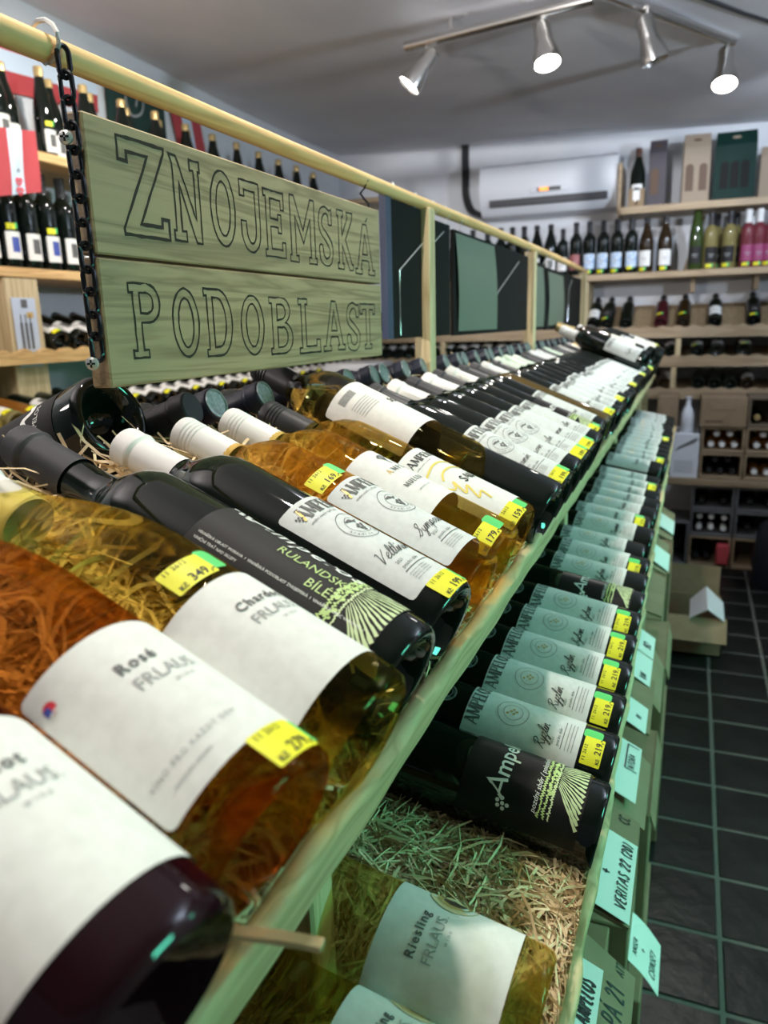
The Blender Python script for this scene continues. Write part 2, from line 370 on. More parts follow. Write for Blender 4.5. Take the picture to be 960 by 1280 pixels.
# capitals as pen strokes in a unit-high box: (advance, [(thick?, points)])
CAP = {
 'A': (.80, [(0, [(0, 0), (.38, 1)]), (1, [(.36, 1), (.74, 0)]), (0, [(.14, .36), (.6, .36)])]),
 'M': (.95, [(0, [(.05, 0), (.12, 1)]), (1, [(.12, 1), (.45, .1)]), (0, [(.45, .1), (.78, 1)]), (1, [(.78, 1), (.86, 0)])]),
 'P': (.65, [(1, [(.1, 0), (.1, 1)]), (0, [(.1, 1), (.45, .98), (.56, .75), (.45, .5), (.1, .48)])]),
 'E': (.60, [(1, [(.1, 0), (.1, 1)]), (0, [(.1, 1), (.5, 1)]), (0, [(.1, .52), (.42, .52)]), (0, [(.1, 0), (.52, 0)])]),
 'L': (.55, [(1, [(.1, 0), (.1, 1)]), (0, [(.1, 0), (.5, 0)])]),
 'O': (.85, [(1, [(.4, 1), (.1, .75), (.08, .3), (.4, 0), (.7, .25), (.72, .72), (.4, 1)])]),
 'S': (.60, [(1, [(.5, .85), (.3, 1), (.1, .8), (.25, .55), (.48, .35), (.4, .05), (.2, 0), (.05, .18)])]),
 'V': (.72, [(1, [(0, 1), (.34, 0)]), (0, [(.34, 0), (.66, 1)])]),
 'R': (.70, [(1, [(.1, 0), (.1, 1)]), (0, [(.1, 1), (.45, .98), (.55, .75), (.45, .52), (.1, .5)]), (1, [(.3, .5), (.62, 0)])]),
 'I': (.28, [(1, [(.12, 0), (.14, 1)])]),
 'T': (.66, [(1, [(.33, 0), (.33, 1)]), (0, [(0, 1), (.64, 1)])]),
 'C': (.66, [(1, [(.58, .85), (.35, 1), (.1, .75), (.08, .3), (.3, 0), (.58, .15)])]),
 'G': (.75, [(1, [(.6, .85), (.35, 1), (.1, .75), (.08, .3), (.3, 0), (.6, .12)]), (1, [(.6, .02), (.6, .42)]), (0, [(.42, .42), (.68, .42)])]),
 'N': (.8, [(0, [(.1, 0), (.1, 1)]), (1, [(.1, 1), (.66, 0)]), (0, [(.66, 0), (.66, 1)])]),
 'Á': (.80, [(0, [(0, 0), (.38, 1)]), (1, [(.36, 1), (.74, 0)]), (0, [(.14, .36), (.6, .36)]), (0, [(.38, 1.12), (.6, 1.35)])]),
 'Z': (.66, [(0, [(.05, 1), (.58, 1)]), (1, [(.58, 1), (.03, 0)]), (0, [(.03, 0), (.6, 0)])]),
 'U': (.75, [(1, [(.08, 1), (.1, .3), (.33, 0), (.58, .3), (.6, 1)])]),
 'B': (.66, [(1, [(.1, 0), (.1, 1)]), (0, [(.1, 1), (.45, .95), (.48, .65), (.1, .53)]), (0, [(.1, .53), (.52, .45), (.55, .1), (.1, 0)])]),
 '2': (.6, [(1, [(.05, .75), (.2, 1), (.48, .85), (.35, .5), (.05, 0)]), (0, [(.05, 0), (.5, .02)])]),
 '1': (.4, [(0, [(.05, .7), (.25, 1)]), (1, [(.25, 1), (.25, 0)])]),
 '0': (.6, [(1, [(.28, 1), (.06, .6), (.2, 0), (.46, .3), (.28, 1)])]),
 '+': (.7, [(1, [(.05, .45), (.6, .45)]), (1, [(.32, .15), (.32, .75)])]),
 '(': (.3, [(0, [(.22, 1.05), (.06, .5), (.22, -.1)])]),
 ')': (.3, [(0, [(.05, 1.05), (.2, .5), (.05, -.1)])]),
 ' ': (.45, []),
}


class Print:
    """flat print in a (u, v) plane, split by ink; laid on a cylinder or a plane afterwards"""
    def __init__(s): s.d = {}

    def _add(s, m, vs, fs):
        V, F = s.d.setdefault(m.name, ([], [])); o = len(V); V += vs; F += [tuple(i + o for i in f) for f in fs]

    def text(s, m, t, u, v, h, align='l', T=None, **k):
        vs, fs, wd = glyphs(t, h, **k)
        sh = {'l': 0, 'c': -wd / 2, 'r': -wd}[align]
        s._add(m, [(T or (lambda a, b: (a, b)))(x + sh + (u if T is None else 0), y + (v if T is None else 0)) for x, y in vs], fs)
        return wd

    def line(s, m, pts, wd, closed=False, T=None):
        n = len(pts); vs = []; fs = []
        for i, p in enumerate(pts):
            a = pts[(i - 1) % n] if (closed or i) else p; b = pts[(i + 1) % n] if (closed or i < n - 1) else p
            d1 = Vector((p[0] - a[0], p[1] - a[1])); d2 = Vector((b[0] - p[0], b[1] - p[1]))
            d1 = d1.normalized() if d1.length > 1e-9 else d2.normalized(); d2 = d2.normalized() if d2.length > 1e-9 else d1
            d = (d1 + d2); d = d.normalized() if d.length > 1e-6 else d1
            q = max(.55, d.dot(d1)); nn = Vector((-d.y, d.x)) / q * (wd[i] if isinstance(wd, list) else wd) / 2
            vs += [(p[0] + nn.x, p[1] + nn.y), (p[0] - nn.x, p[1] - nn.y)]
        for i in range(n if closed else n - 1):
            j = (i + 1) % n; fs.append((2 * i, 2 * i + 1, 2 * j + 1, 2 * j))
        if T: vs = [T(*q) for q in vs]
        s._add(m, vs, fs)

    def rect(s, m, u0, v0, u1, v1, n=4, T=None):
        vs = []; fs = []
        for k in range(n + 1):
            u = u0 + (u1 - u0) * k / n; vs += [(u, v0), (u, v1)]
        for k in range(n): fs.append((2 * k, 2 * k + 2, 2 * k + 3, 2 * k + 1))
        if T: vs = [T(*q) for q in vs]
        s._add(m, vs, fs)

    def disc(s, m, u, v, r, n=12, T=None):
        vs = [(u + r * cos(2 * pi * k / n), v + r * sin(2 * pi * k / n)) for k in range(n)]
        if T: vs = [T(*q) for q in vs]
        s._add(m, vs, [tuple(range(n))])

    def ring(s, m, u, v, r, wd, n=28, a0=0, a1=2 * pi):
        full = a1 - a0 > 6.28
        s.line(m, [(u + r * cos(a0 + (a1 - a0) * k / n), v + r * sin(a0 + (a1 - a0) * k / n)) for k in range(n if full else n + 1)], wd, closed=full)

    def cursive(s, m, t, u, v, xh, wd, slant=.35, T=None):
        x = 0
        for ch in t:
            if ch == ' ': x += .7; continue
            adv, strokes = CUR[ch]
            for st in strokes:
                pts = smooth_line([((x + a + slant * b) * xh + u, b * xh + v) for a, b in st])
                s.line(m, pts, wd, T=T)
            x += adv
        return x * xh

    def caps(s, m, t, u, v, h, thin, thick, space=.08, serif=True, slant=0., T=None, first=None, cond=1.0):
        x = 0
        for i, ch in enumerate(t):
            adv, strokes = CAP[ch]
            for tk, st in strokes:
                pts = [((x + a * cond + slant * b) * h + u, b * h + v) for a, b in st]
                if len(pts) > 2: pts = smooth_line(pts, 3)
                s.line(first if (first and i == 0) else m, pts, thick if tk else thin, T=T)
                if serif and len(st) == 2 and tk:
                    for q in pts:
                        if abs(q[1] - v) < h * .02 or abs(q[1] - v - h) < h * .02:
                            s.line(m, [(q[0] - h * .13, q[1]), (q[0] + h * .13, q[1])], thin, T=T)
            x += adv * cond + space
        return x * h

    def meshes(s, fmap):
        out = []
        for nm, (V, F) in s.d.items():
            mb = MB().add([fmap(*q) for q in V], F); out.append((nm, mb.mesh(nm, MATS[nm], smooth=False)))
        return out


def cyl(r): return lambda u, v: (r * cos(u / r), r * sin(u / r), v)


# ---------------------------------------------------------------- bottles
PROF = {
 'bordeaux': (.0372, [(0, .034), (.008, .032), (.016, .026), (.022, .014), (.0275, .0025), (.0305, .0008), (.0335, 0), (.0360, .0022), (.0372, .0075), (.0372, .060), (.0372, .120), (.0372, .186), (.0364, .197), (.0335, .208), (.0275, .2185), (.0205, .227), (.0165, .236), (.0150, .247), (.0143, .270), (.0143, .298), (0, .298)]),
 'burgundy': (.0410, [(0, .022), (.012, .020), (.024, .010), (.0335, .0015), (.0365, 0), (.0395, .0022), (.0410, .008), (.0410, .060), (.0410, .110), (.0408, .150), (.0395, .168), (.0365, .186), (.0315, .204), (.0255, .221), (.0205, .237), (.0170, .254), (.0150, .272), (.0145, .298), (0, .298)]),
 'tall': (.0372, [(0, .034), (.008, .032), (.016, .026), (.022, .014), (.0275, .0025), (.0305, .0008), (.0335, 0), (.0360, .0022), (.0372, .0075), (.0372, .060), (.0372, .120), (.0372, .196), (.0366, .205), (.0340, .214), (.0285, .2225), (.0215, .2295), (.0172, .238), (.0156, .250), (.0148, .290), (.0143, .330), (0, .330)]),
 'hock': (.0365, [(0, .012), (.015, .010), (.030, .001), (.033, 0), (.0356, .0022), (.0365, .0075), (.0365, .060), (.0365, .150), (.0352, .175), (.0315, .205), (.0260, .238), (.0205, .270), (.0165, .298), (.0145, .322), (.0140, .330), (0, .330)]),
 'sekt': (.0430, [(0, .02), (.02, .015), (.034, .0015), (.038, 0), (.0415, .0025), (.043, .008), (.043, .16), (.041, .18), (.035, .205), (.027, .232), (.020, .258), (.0165, .285), (.0165, .31), (0, .31)]),
}
MC = {}


def dark_body(kind, m, n=28):
    k = ('b', kind, m.name, n)
    if k not in MC: MC[k] = MB().lathe(PROF[kind][1], n).mesh('glass', m, angle=60)
    return MC[k]


def clear_body(kind, wine, up, zfill):
    r, prof = PROF[kind]
    me = MB().lathe(prof, 48).mesh('glass', [wine, CLEAR], angle=60)
    bm = bmesh.new(); bm.from_mesh(me)
    pt = Vector((up.x, up.y, 0)).normalized() * r * .97 + Vector((0, 0, zfill))
    g = bm.verts[:] + bm.edges[:] + bm.faces[:]
    bmesh.ops.bisect_plane(bm, geom=g, plane_co=pt, plane_no=up, dist=1e-5)
    for f in bm.faces:
        f.material_index = 1 if (f.calc_center_median() - pt).dot(up) > 0 else 0
    es = [e for e in bm.edges if len({f.material_index for f in e.link_faces}) == 2]
    if es:
        r2 = bmesh.ops.contextual_create(bm, geom=es, mat_nr=0)
        for f in r2['faces']:
            f.material_index = 0; f.smooth = False
            if f.normal.dot(up) < 0: f.normal_flip()
    bm.to_mesh(me); bm.free(); return me


def capsule_mesh(m, style, kind, low=False):
    k = ('c', m.name, style, kind, low)
    if k in MC: return MC[k]
    n = 12 if low else 24; L = PROF[kind][1][-1][1]; mb = MB()
    if style == 'foil':
        pr = [(.0168, L - .0605), (.0160, L - .046), (.0155, L - .0215), (.0152, L - .0195), (.0156, L - .0185), (.0171, L - .0165), (.0174, L - .0150), (.0170, L - .0130), (.0166, L - .0120), (.0168, L - .003), (.0160, L), (.0145, L + .0015), (0, L + .0015)]
    elif style == 'screw':
        pr = [(.0158, L - .062), (.0158, L - .024)]
        for q in range(4):
            z = L - .022 + q * .0042; pr += [(.0158, z), (.0150, z + .0008), (.0160, z + .0018)]
        pr += [(.0160, L - .002), (.0150, L + .0015), (0, L + .0015)]
    elif style == 'long':
        pr = [(.0200, L - .085), (.0178, L - .06), (.0168, L - .03), (.0178, L - .022), (.0178, L - .004), (.016, L + .002), (0, L + .002)]
    mb.lathe(pr, n); me = mb.mesh('capsule', m, angle=25); MC[k] = me; return me


def patch(name, m, r, wdt, z0, z1, rad=.004, n=20, u0=0.0, lift=.0005, key=None):
    k = ('p', name, m.name, r, wdt, z0, z1, u0, lift)
    if k in MC: return MC[k]
    us = [-wdt / 2, -wdt / 2 + rad * .3, -wdt / 2 + rad] + [-wdt / 2 + rad + (wdt - 2 * rad) * q / n for q in range(1, n)] + [wdt / 2 - rad, wdt / 2 - rad * .3, wdt / 2]
    vs = []; fs = []
    for u in us:
        d = max(0, rad - (wdt / 2 - abs(u))); c = rad - math.sqrt(max(0, rad * rad - d * d))
        a = (u + u0) / r; q = r + lift
        vs += [(q * cos(a), q * sin(a), z0 + c), (q * cos(a), q * sin(a), z1 - c)]
    for i in range(len(us) - 1): fs.append((2 * i, 2 * i + 2, 2 * i + 3, 2 * i + 1))
    MC[k] = MB().add(vs, fs).mesh(name, m, angle=60); return MC[k]


def emblem(p, u, v, r, m=None):
    m = m or ink_mid
    p.ring(m, u, v, r, .0005); p.ring(m, u, v, r * .62, .0004)
    for i, ch in enumerate('tradice'):
        a = pi * 1.06 + i * .2
        p.text(m, ch, 0, 0, r * .17, T=lambda x, y, a=a: (u + (r * .88 - y) * cos(a) - x * sin(a) * 1, v + (r * .88 - y) * sin(a) + x * cos(a)))
    for i, ch in enumerate('1895'):
        a = pi * 1.62 + i * .2
        p.text(m, ch, 0, 0, r * .17, T=lambda x, y, a=a: (u + (r * .88 - y) * cos(a) - x * sin(a), v + (r * .88 - y) * sin(a) + x * cos(a)))
    for a, b in ((0, 0), (-.16, -.12), (.16, -.12), (-.08, -.27), (.1, -.27), (.26, 0), (.02, -.42)):
        p.disc(m, u + a * r, v + b * r - .02 * r, r * .09, 8)
    p.line(m, [(u - .42 * r, v + .36 * r), (u - .1 * r, v + .42 * r), (u + .16 * r, v + .2 * r)], r * .13)
    p.line(m, [(u - .2 * r, v + .3 * r), (u + .3 * r, v + .34 * r)], r * .08)


def design(kind, name='Veltlínské', detail=True):
    """returns (paper material, width, z0, z1, Print)"""
    p = Print()
    if kind in ('ampel', 'ampel_far', 'green_far'):
        full = kind == 'ampel'; o = .013 if kind == 'green_far' else 0.0            # the lower deck's labels sit a little higher
        p.caps(ink_mid, 'AMPELOS', -.042, .1110 + o, .0122, .0008 if full else .0010, .0021, space=.07, cond=.74)
        if full:
            for a, b in ((-.0425, .1135), (-.0437, .1155), (-.0412, .1155), (-.0425, .1175), (-.0450, .1175)): p.disc(ink_mid, a, b, .0009, 8)
            p.line(ink_gold, [(-.0410, .1115), (-.0385, .1225)], .0020)
            p.text(ink_mid, 'umění vinaře a přírody', -.042, .1060, .0022, shear=.45)
        if kind != 'ampel_far':
            if full: emblem(p, -.0185, .0850, .0155)
            else:
                p.ring(ink_grey, -.018, .096, .0145, .0007, 20); p.ring(ink_grey, -.018, .096, .009, .0006, 16)
                for a, b in ((0, 0), (-.002, -.003), (.003, -.002), (.001, -.005), (-.003, .003)): p.disc(ink_gold, -.018 + a, .098 + b, .0013, 6)
        p.cursive(ink, name, -.043, .0480 + o, .0050, .00055 if full else .0007)
        p.text(ink_mid, '2021', -.036, .0415 + o, .0026)
        p.text(ink_mid, 'pozdní sběr', -.036, .0365 + o, .0028)
        p.rect(ink_mid, -.038, .0338 + o, -.008, .0344 + o)
        if full:
            for z in (.0305, .0284, .0263, .0242): p.text(ink_mid, 'jakostní víno s přívlastkem', -.038, z, .0012)
        else:
            for z in (.030, .027, .024): p.rect(ink_grey, -.038, z + o, -.008, z + o + .0007)
        return paper_grey, .104, .0185 + o, .128 + o * .8, p
    if kind == 'frlaus':
        p.text(ink_mid, name, -.0285, .0755, .0057, bold=.024, space=1.22)
        p.text(ink_grey, 'FRLAUS.', -.0285, .0645, .0066, bold=-.006)
        p.text(ink_grey, 'wine', -.015, .0595, .0028, space=1.5)
        if name == 'Rosé':
            p.disc(ink_red, -.053, .0885, .0030, 14); p.rect(ink_blue, -.0558, .0865, -.0528, .0900); p.rect(sheet, -.0552, .0858, -.0508, .0870)
            p.text(ink_grey, 'VÍNO PRO KAŽDÝ DEN', -.054, .034, .0024, space=1.3)
            p.text(ink_grey, 'moravské zemské', -.048, .028, .0019)
        if name == 'Riesling':
            for rr, m in ((.016, ink_sand), (.0115, ink_tan), (.0075, ink_brown), (.004, ink)): p.disc(m, .026, .066, rr, 24)
        return paper, .118, .0205, .1005, p
    if kind == 'rul':                                         # reads along the bottle, neck to base
        T = lambda a, b: (b, .149 - a)
        for i, (a, b) in enumerate(((.002, .027), (.007, .0265), (.012, .0285), (.009, .022), (.014, .024))): p.disc(ink_white, b, .149 - a, .0020, 10)
        p.line(ink_white, [T(.014, .0195), T(.027, .033), T(.031, .0195)], .0030); p.line(ink_white, [T(.017, .024), T(.029, .025)], .0022)
        x = .033
        for ch in 'mpelos': x += p.text(ink_white, ch, 0, 0, .0150, T=lambda a, b, x=x: (b + .0195, .149 - a - x), shear=.15, bold=.012) + .0012
        p.text(ink_lime, 'RULANDSKÉ', 0, 0, .0068, T=lambda a, b: (b + .0050, .149 - a - .049))
        p.text(ink_lime, 'BÍLÉ', 0, 0, .0068, T=lambda a, b: (b - .0068, .149 - a - .078))
        p.text(ink_white, 'VINAŘSKÁ OBLAST MORAVA  I  VINAŘSKÁ PODOBLAST ZNOJEMSKÁ  I  VINAŘSKÁ OBEC VRBOVEC  I', 0, 0, .0019, T=lambda a, b: (b - .0125, .149 - a - .004))
        p.text(ink_white, 'VINIČNÍ TRAŤ NAD SKLEPY', 0, 0, .0019, T=lambda a, b: (b - .0168, .149 - a - .004))
        rows(p, -.034, .040, .0175, .054)
        return paper_dark, .110, .017, .150, p
    if kind == 'reversed':
        p.text(ink_white, 'AMPELOS', -.030, .050, .006); p.text(ink_white, 'VÍNO', -.030, .085, .007, shear=.2); p.line(ink_white, [(-.046, .034), (.046, .034)], .0012); p.line(ink_white, smooth_line([(-.02, .060), (-.005, .072), (.004, .062), (.02, .074)], 5), .006)
        return paper_dark, .110, .030, .130, p
    if kind == 'dark_regular':
        for a, b in ((-.040, .081), (-.0375, .0775), (-.036, .082), (-.0335, .0785), (-.0415, .0765), (-.038, .0735)): p.disc(ink_white, a, b, .0017, 10)
        p.line(ink_white, [(-.0345, .078), (-.023, .093), (-.0190, .078)], .0028); p.line(ink_white, [(-.031, .0825), (-.020, .0825)], .002)
        p.text(ink_white, 'mpelos', -.0175, .078, .0148, shear=.05, bold=.012)
        p.text(ink_white, 'pozdní sběr / polosladké', -.036, .0515, .0044, shear=.25)
        rows(p, -.038, .036, .018, .050)
        return mat('black_label_paper', (0.007, 0.007, 0.007), 0.4, spec=0.3), .108, .016, .115, p
    if kind == 'muller':
        for k in range(7):
            a = pi * .5 + (k - 3) * .33; q = .006
            p.line(ink_mid, [(-.012, .128), (-.012 + q * .6 * cos(a), .130 + q * .6 * sin(a)), (-.012 + q * cos(a + .1), .131 + q * sin(a + .1))], .0008)
            p.disc(ink_mid, -.012 + q * cos(a), .131 + q * sin(a), .0013, 8)
        p.line(ink_mid, [(-.012, .122), (-.012, .130)], .0011)
        p.caps(ink_mid, 'AMPELOS', -.030, .112, .0056, .0005, .0011, space=.45, first=ink_gold)
        p.caps(ink_mid, 'MULLER', -.034, .092, .0048, .0005, .0010, space=.3)
        p.text(ink_grey, 'zemské víno', -.030, .082, .0024)
        return paper, .100, .062, .148, p
    if kind == 'sauv':
        p.caps(ink, 'AMPELOS', -.042, .1095, .0085, .0008, .0018, space=.10)
        p.text(ink_mid, 'umění vinaře a přírody', -.042, .1045, .0018, shear=.3)
        p.line(ink_yellow, smooth_line([(-.044, .094), (-.024, .098), (-.004, .093), (.008, .084), (.002, .080), (-.016, .085), (-.030, .085), (-.038, .079)], 6), .0022)
        p.line(ink_yellow, smooth_line([(-.046, .077), (-.040, .065), (-.034, .071), (-.038, .055), (-.030, .059), (-.036, .043), (-.028, .045), (-.030, .033)], 6), .0020)
        p.caps(ink, 'SAUVIGNON', -.026, .062, .0085, .0007, .0016, space=.10)
        return paper, .106, .0165, .1265, p
    if kind == 'sot':
        p.text(ink_mid, 'NORI', .000, .128, .0075, space=1.1); p.text(ink_yellow, 'V', .020, .1270, .0095, bold=.03)
        p.caps(ink, 'SOTT', -.010, .094, .0075, .0007, .0015); p.text(ink_grey, 'suché bílé víno', -.010, .104, .0022)
        for k in range(16): p.rect(ink_grey, -.046 + k * .0013, .130, -.0455 + k * .0013 + (.0003 if k % 3 else .0006), .140, 1)
        for k in range(6): p.rect(ink_grey, -.046, .120 - k * .0035, -.020, .1207 - k * .0035)
        q = Print()
        for k_, (V, F) in p.d.items(): q.d[k_] = ([(x, y + .016) for x, y in V], F)
        return paper, .128, .060, .164, q
    if kind == 'square':
        p.rect(ink_blue if name == 'b' else ink_mid, -.014, .050, .014, .094)
        return paper, .062, .030, .110, p
    if kind == 'plain':
        p.rect(ink_grey, -.016, .075, .016, .079); p.rect(ink_grey, -.012, .064, .012, .067)
        return {'blue': paper_blue, 'maroon': paper_wine, 'cream': paper_cream, 'pink': paper_pink, 'dark': paper_dark}.get(name, paper), .070, .034, .118, p


def rows(p, u0, u1, z0, z1):
    """a vineyard in pale green: fanned rows below a band of bushes"""
    zt = z0 + (z1 - z0) * .66; c = u0 * .4 + u1 * .6
    for k in range(17):
        a = u0 + (u1 - u0) * k / 16; b = c + (a - c) * .35
        n = 9; pts = []; wd = []
        for q in range(n + 1):
            t = q / n; pts.append((a + (b - a) * t + random.uniform(-.0003, .0003), z0 + (zt - z0) * t))
            wd.append((.0021 * (1 - t) + .0005) * random.uniform(.6, 1.25))
        p.line(ink_pale, pts, wd)
    for k in range(34):
        a = u0 + (u1 - u0) * (k + .5) / 34
        for q in range(3):
            p.line(ink_lime if q else ink_pale, [(a - .0012, zt + .001 + q * .004 + random.uniform(-.0008, .0008)), (a, zt + .0022 + q * .0042 + random.uniform(-.001, .001)), (a + .0013, zt + .001 + q * .004)], .0010)
    for k in range(40):
        a = u0 * .5 + (u1 - u0 * .5) * random.random(); p.disc(ink_lime, a, z1 - .009 + random.uniform(0, .008) * (1 - abs(a) / .05), random.uniform(.0008, .0018), 6)


DC = {}


def spec(kind, glass, cap=None, style='foil', lab=None, price=None, st_z=.018, st_u=-.012, low=False, clear=None, dot=True, emblem2=False, capend=None):
    """parts of one bottle: list of (name, mesh, index of parent or None)"""
    r = PROF[kind][0]; parts = []
    parts.append(('glass', clear if clear else dark_body(kind, glass, 16 if low else 32), None))
    if cap: parts.append(('capsule', capsule_mesh(cap, style, kind, low), None))
    if capend:
        k = ('ce', kind)
        if k not in MC:
            L = PROF[kind][1][-1][1]; MC[k] = MB().lathe([(.0150, L + .0014), (.0150, L + .0026), (.0125, L + .0030), (.0120, L + .0020), (.004, L + .0018), (0, L + .0018)], 20).mesh('cap_end', foil_top, angle=30)
        parts.append(('cap_end', MC[k], None))
    if lab:
        if (lab, kind) not in DC:
            m, wdt, z0, z1, p = design(*lab)
            DC[(lab, kind)] = (patch('label', m, r, wdt, z0, z1, .003), p.meshes(cyl(r + .0009)))
        me, pr = DC[(lab, kind)]; parts.append(('label', me, None)); li = len(parts) - 1
        for nm, q in pr: parts.append(('lettering' if 'ink' in nm else 'printed_motif', q, li))
    if lab and lab[0] == 'green_far' and not low:
        if 'seal' not in MC:
            q = Print(); q.disc(mat('grey_seal', (.10, .11, .10), .5), -.020, .162, .0105, 24); ms = q.meshes(cyl(r + .0005))
            q = Print(); q.ring(ink_grey, -.020, .162, .0098, .0006, 24); q.ring(ink_grey, -.020, .162, .0062, .0005, 20); q.text(ink_grey, 'VINO', -.020, .1605, .0032, 'c')
            MC['seal'] = (ms[0][1], q.meshes(cyl(r + .0009))[0][1])
        parts.append(('seal', MC['seal'][0], None)); parts.append(('seal_print', MC['seal'][1], len(parts) - 1))
    if price:
        if dot: parts.append(('green_sticker', patch('green_sticker', lime, r, .012, st_z - .006, st_z + .011, .003, 5, st_u + .018, .0004), None))
        parts.append(('price_sticker', patch('price_sticker', yellow, r, .027, st_z - .0088, st_z + .0088, .001, 8, st_u, .0006), None)); si = len(parts) - 1
        k = ('pr', price, r, st_z, st_u, low)
        if k not in MC:
            p = Print()
            if not low:
                p.text(ink, '11 2612', st_u - .0115, st_z + .0050, .0030, space=1.15)
                p.text(ink, 'Kč', st_u - .0115, st_z - .0075, .0030, bold=.02)
            p.text(ink, price, st_u - .0035, st_z - .0072, .0058, bold=.01)
            MC[k] = p.meshes(cyl(r + .0009))
        for nm, q in MC[k]: parts.append(('price_print', q, si))
    return parts


def bottle(parts, M, label, group=None):
    o = bpy.data.objects.new('wine_bottle', None); o.empty_display_size = .03; C.objects.link(o); o.matrix_basis = M
    tag(o, label, 'bottle', group); made = []
    for nm, me, pi_ in parts:
        c = bpy.data.objects.new(nm, me); C.objects.link(c); c.parent = o if pi_ is None else made[pi_]; made.append(c)
    return o


def lay(base, neck, out, roll=0.0, scale=1.0):
    """base = centre of the bottle's foot, neck = direction, out = side the label faces at roll 0"""
    z = Vector(neck).normalized(); x = Vector(out); x = (x - z * x.dot(z)).normalized(); y = z.cross(x)
    x2 = cos(roll) * x + sin(roll) * y; y2 = z.cross(x2)
    M = Matrix((x2, y2, z)).transposed().to_4x4() @ Matrix.Scale(scale, 4)
    return Matrix.Translation((base[0], base[1], base[2] + H)) @ M


def stand(x, y, z, face=-pi / 2, scale=1.0):
    return Matrix.Translation((x, y, z + H)) @ Matrix.Rotation(face, 4, 'Z') @ Matrix.Scale(scale, 4)


# ---------------------------------------------------------------- the room
def ceil_z(x): return 1.045 - .045 * (x + .7)


mb = MB().box((-2.30, -1.5, -1.45), (2.0, 5.0, -1.3325), Matrix.Translation((0, 0, H)))
fl = struct(mb.build('floor', grout, smooth=False))
tme = MB().box((-.0965, -.0965, -.01), (.0965, .0965, 0), bev=.004).mesh('floor_tile', tile_m, angle=20)
for i in range(9):
    for j in range(24):
        t = link('floor_tile', tme, fl); x = -.259 + .2 * i + .1 - .0; y = .05 + .2 * j
        t.location = (x, y, H - 1.33 + random.uniform(-.0006, .0006)); t.rotation_euler = (random.uniform(-.002, .002), random.uniform(-.002, .002), 0)
tb = MB()
for i in list(range(-11, 0)) + [9, 10]:
    for j in range(-8, 25):
        x = -.159 + .2 * i; y = .05 + .2 * j
        if -2.25 < x < 1.95 and y < 4.9: tb.box((x - .0965, y - .0965, -.01), (x + .0965, y + .0965, -.0005))
for i in range(9):
    for j in range(-8, 0): tb.box((-.159 + .2 * i - .0965, .05 + .2 * j - .0965, -.01), (-.159 + .2 * i + .0965, .05 + .2 * j + .0965, -.0005))
tag(tb.build('outer_floor_tiles', tile_m, fl, smooth=False), kind='stuff')
struct(MB().box((-2.37, -1.5, -1.4), (-2.25, 5.0, 1.25), Matrix.Translation((0, 0, H))).build('wall_left', plaster, smooth=False))
struct(MB().box((-2.37, 4.9, -1.4), (2.1, 5.02, 1.25), Matrix.Translation((0, 0, H))).build('wall_back', plaster, smooth=False))
struct(MB().box((1.95, -1.5, -1.4), (2.07, 5.0, 1.25), Matrix.Translation((0, 0, H))).build('wall_right', plaster, smooth=False))
# wall behind the camera left out so the world colour adds ambient light
mb = MB(); n = 24; vs = []; fs = []
for j in range(n + 1):
    for i in range(n + 1):
        x = -2.4 + 4.5 * i / n; y = -1.6 + 6.65 * j / n
        vs.append(P(x, y, ceil_z(x) + .02 * sin(y * 1.4 + x * .6)))
for j in range(n):
    for i in range(n): a = j * (n + 1) + i; fs.append((a, a + n + 1, a + n + 2, a + 1))
m2 = len(vs); vs2 = vs + [v + Vector((0, 0, .1)) for v in vs]
fs2 = fs + [tuple(q + m2 for q in f[::-1]) for f in fs]
struct(mb.add(vs2, fs2).build('ceiling', ceil_m))

# ---------------------------------------------------------------- the island display: two decks, ridge, posts, rail
A = R(21.5); E1 = Vector((cos(A), 0, -sin(A))); N1 = Vector((sin(A), 0, cos(A))); S1 = Vector((-.151, 0, -.232))
B = R(10); E2 = Vector((cos(B), 0, -sin(B))); N2 = Vector((sin(B), 0, cos(B))); S2 = Vector((-.0525, 0, -.4415))
Y0, Y1 = -.25, 3.38
TH = Matrix.Translation((0, 0, H))
isl = thing('display_island', 'long pine wine display of two sloping decks running down the shop', 'display stand', (-.43, 1.5, 0))


def deck(nm, S_, E_, N_, back, y0, y1, m):
    M = TH @ Matrix((E_, Vector((0, 1, 0)), N_)).transposed().to_4x4(); o = Matrix.Translation(S_)
    mm = TH @ o @ Matrix((E_, Vector((0, 1, 0)), N_)).transposed().to_4x4()
    return MB().box((-back, y0, -.016), (0.0, y1, 0), mm).build(nm, m, isl, smooth=False)


def lip(nm, S_, E_, N_, t, top, bot, amp, per, y0, y1, m, ph=0.0):
    n = int((y1 - y0) / .008); vs = []; fs = []
    for i in range(n + 1):
        y = y0 + (y1 - y0) * i / n; h = top + amp * cos(2 * pi * (y - ph) / per)
        w_ = .0012 * sin(y * 23) + .0008 * sin(y * 61)
        ring = [(0, bot), (0, h - .003), (.003, h), (t - .004, h), (t - .001 + w_, h - .002), (t + w_, h - .006), (t + w_ * .5, bot)]
        vs += [S_ + E_ * a + N_ * b + Vector((0, y, H)) for a, b in ring]
    k = 7
    for i in range(n):
        for q in range(k): fs.append((i * k + q, i * k + (q + 1) % k, (i + 1) * k + (q + 1) % k, (i + 1) * k + q))
    fs += [tuple(range(k)), tuple(range(n * k, n * k + k))[::-1]]
    return MB().add(vs, fs).build(nm, m, isl, angle=50)


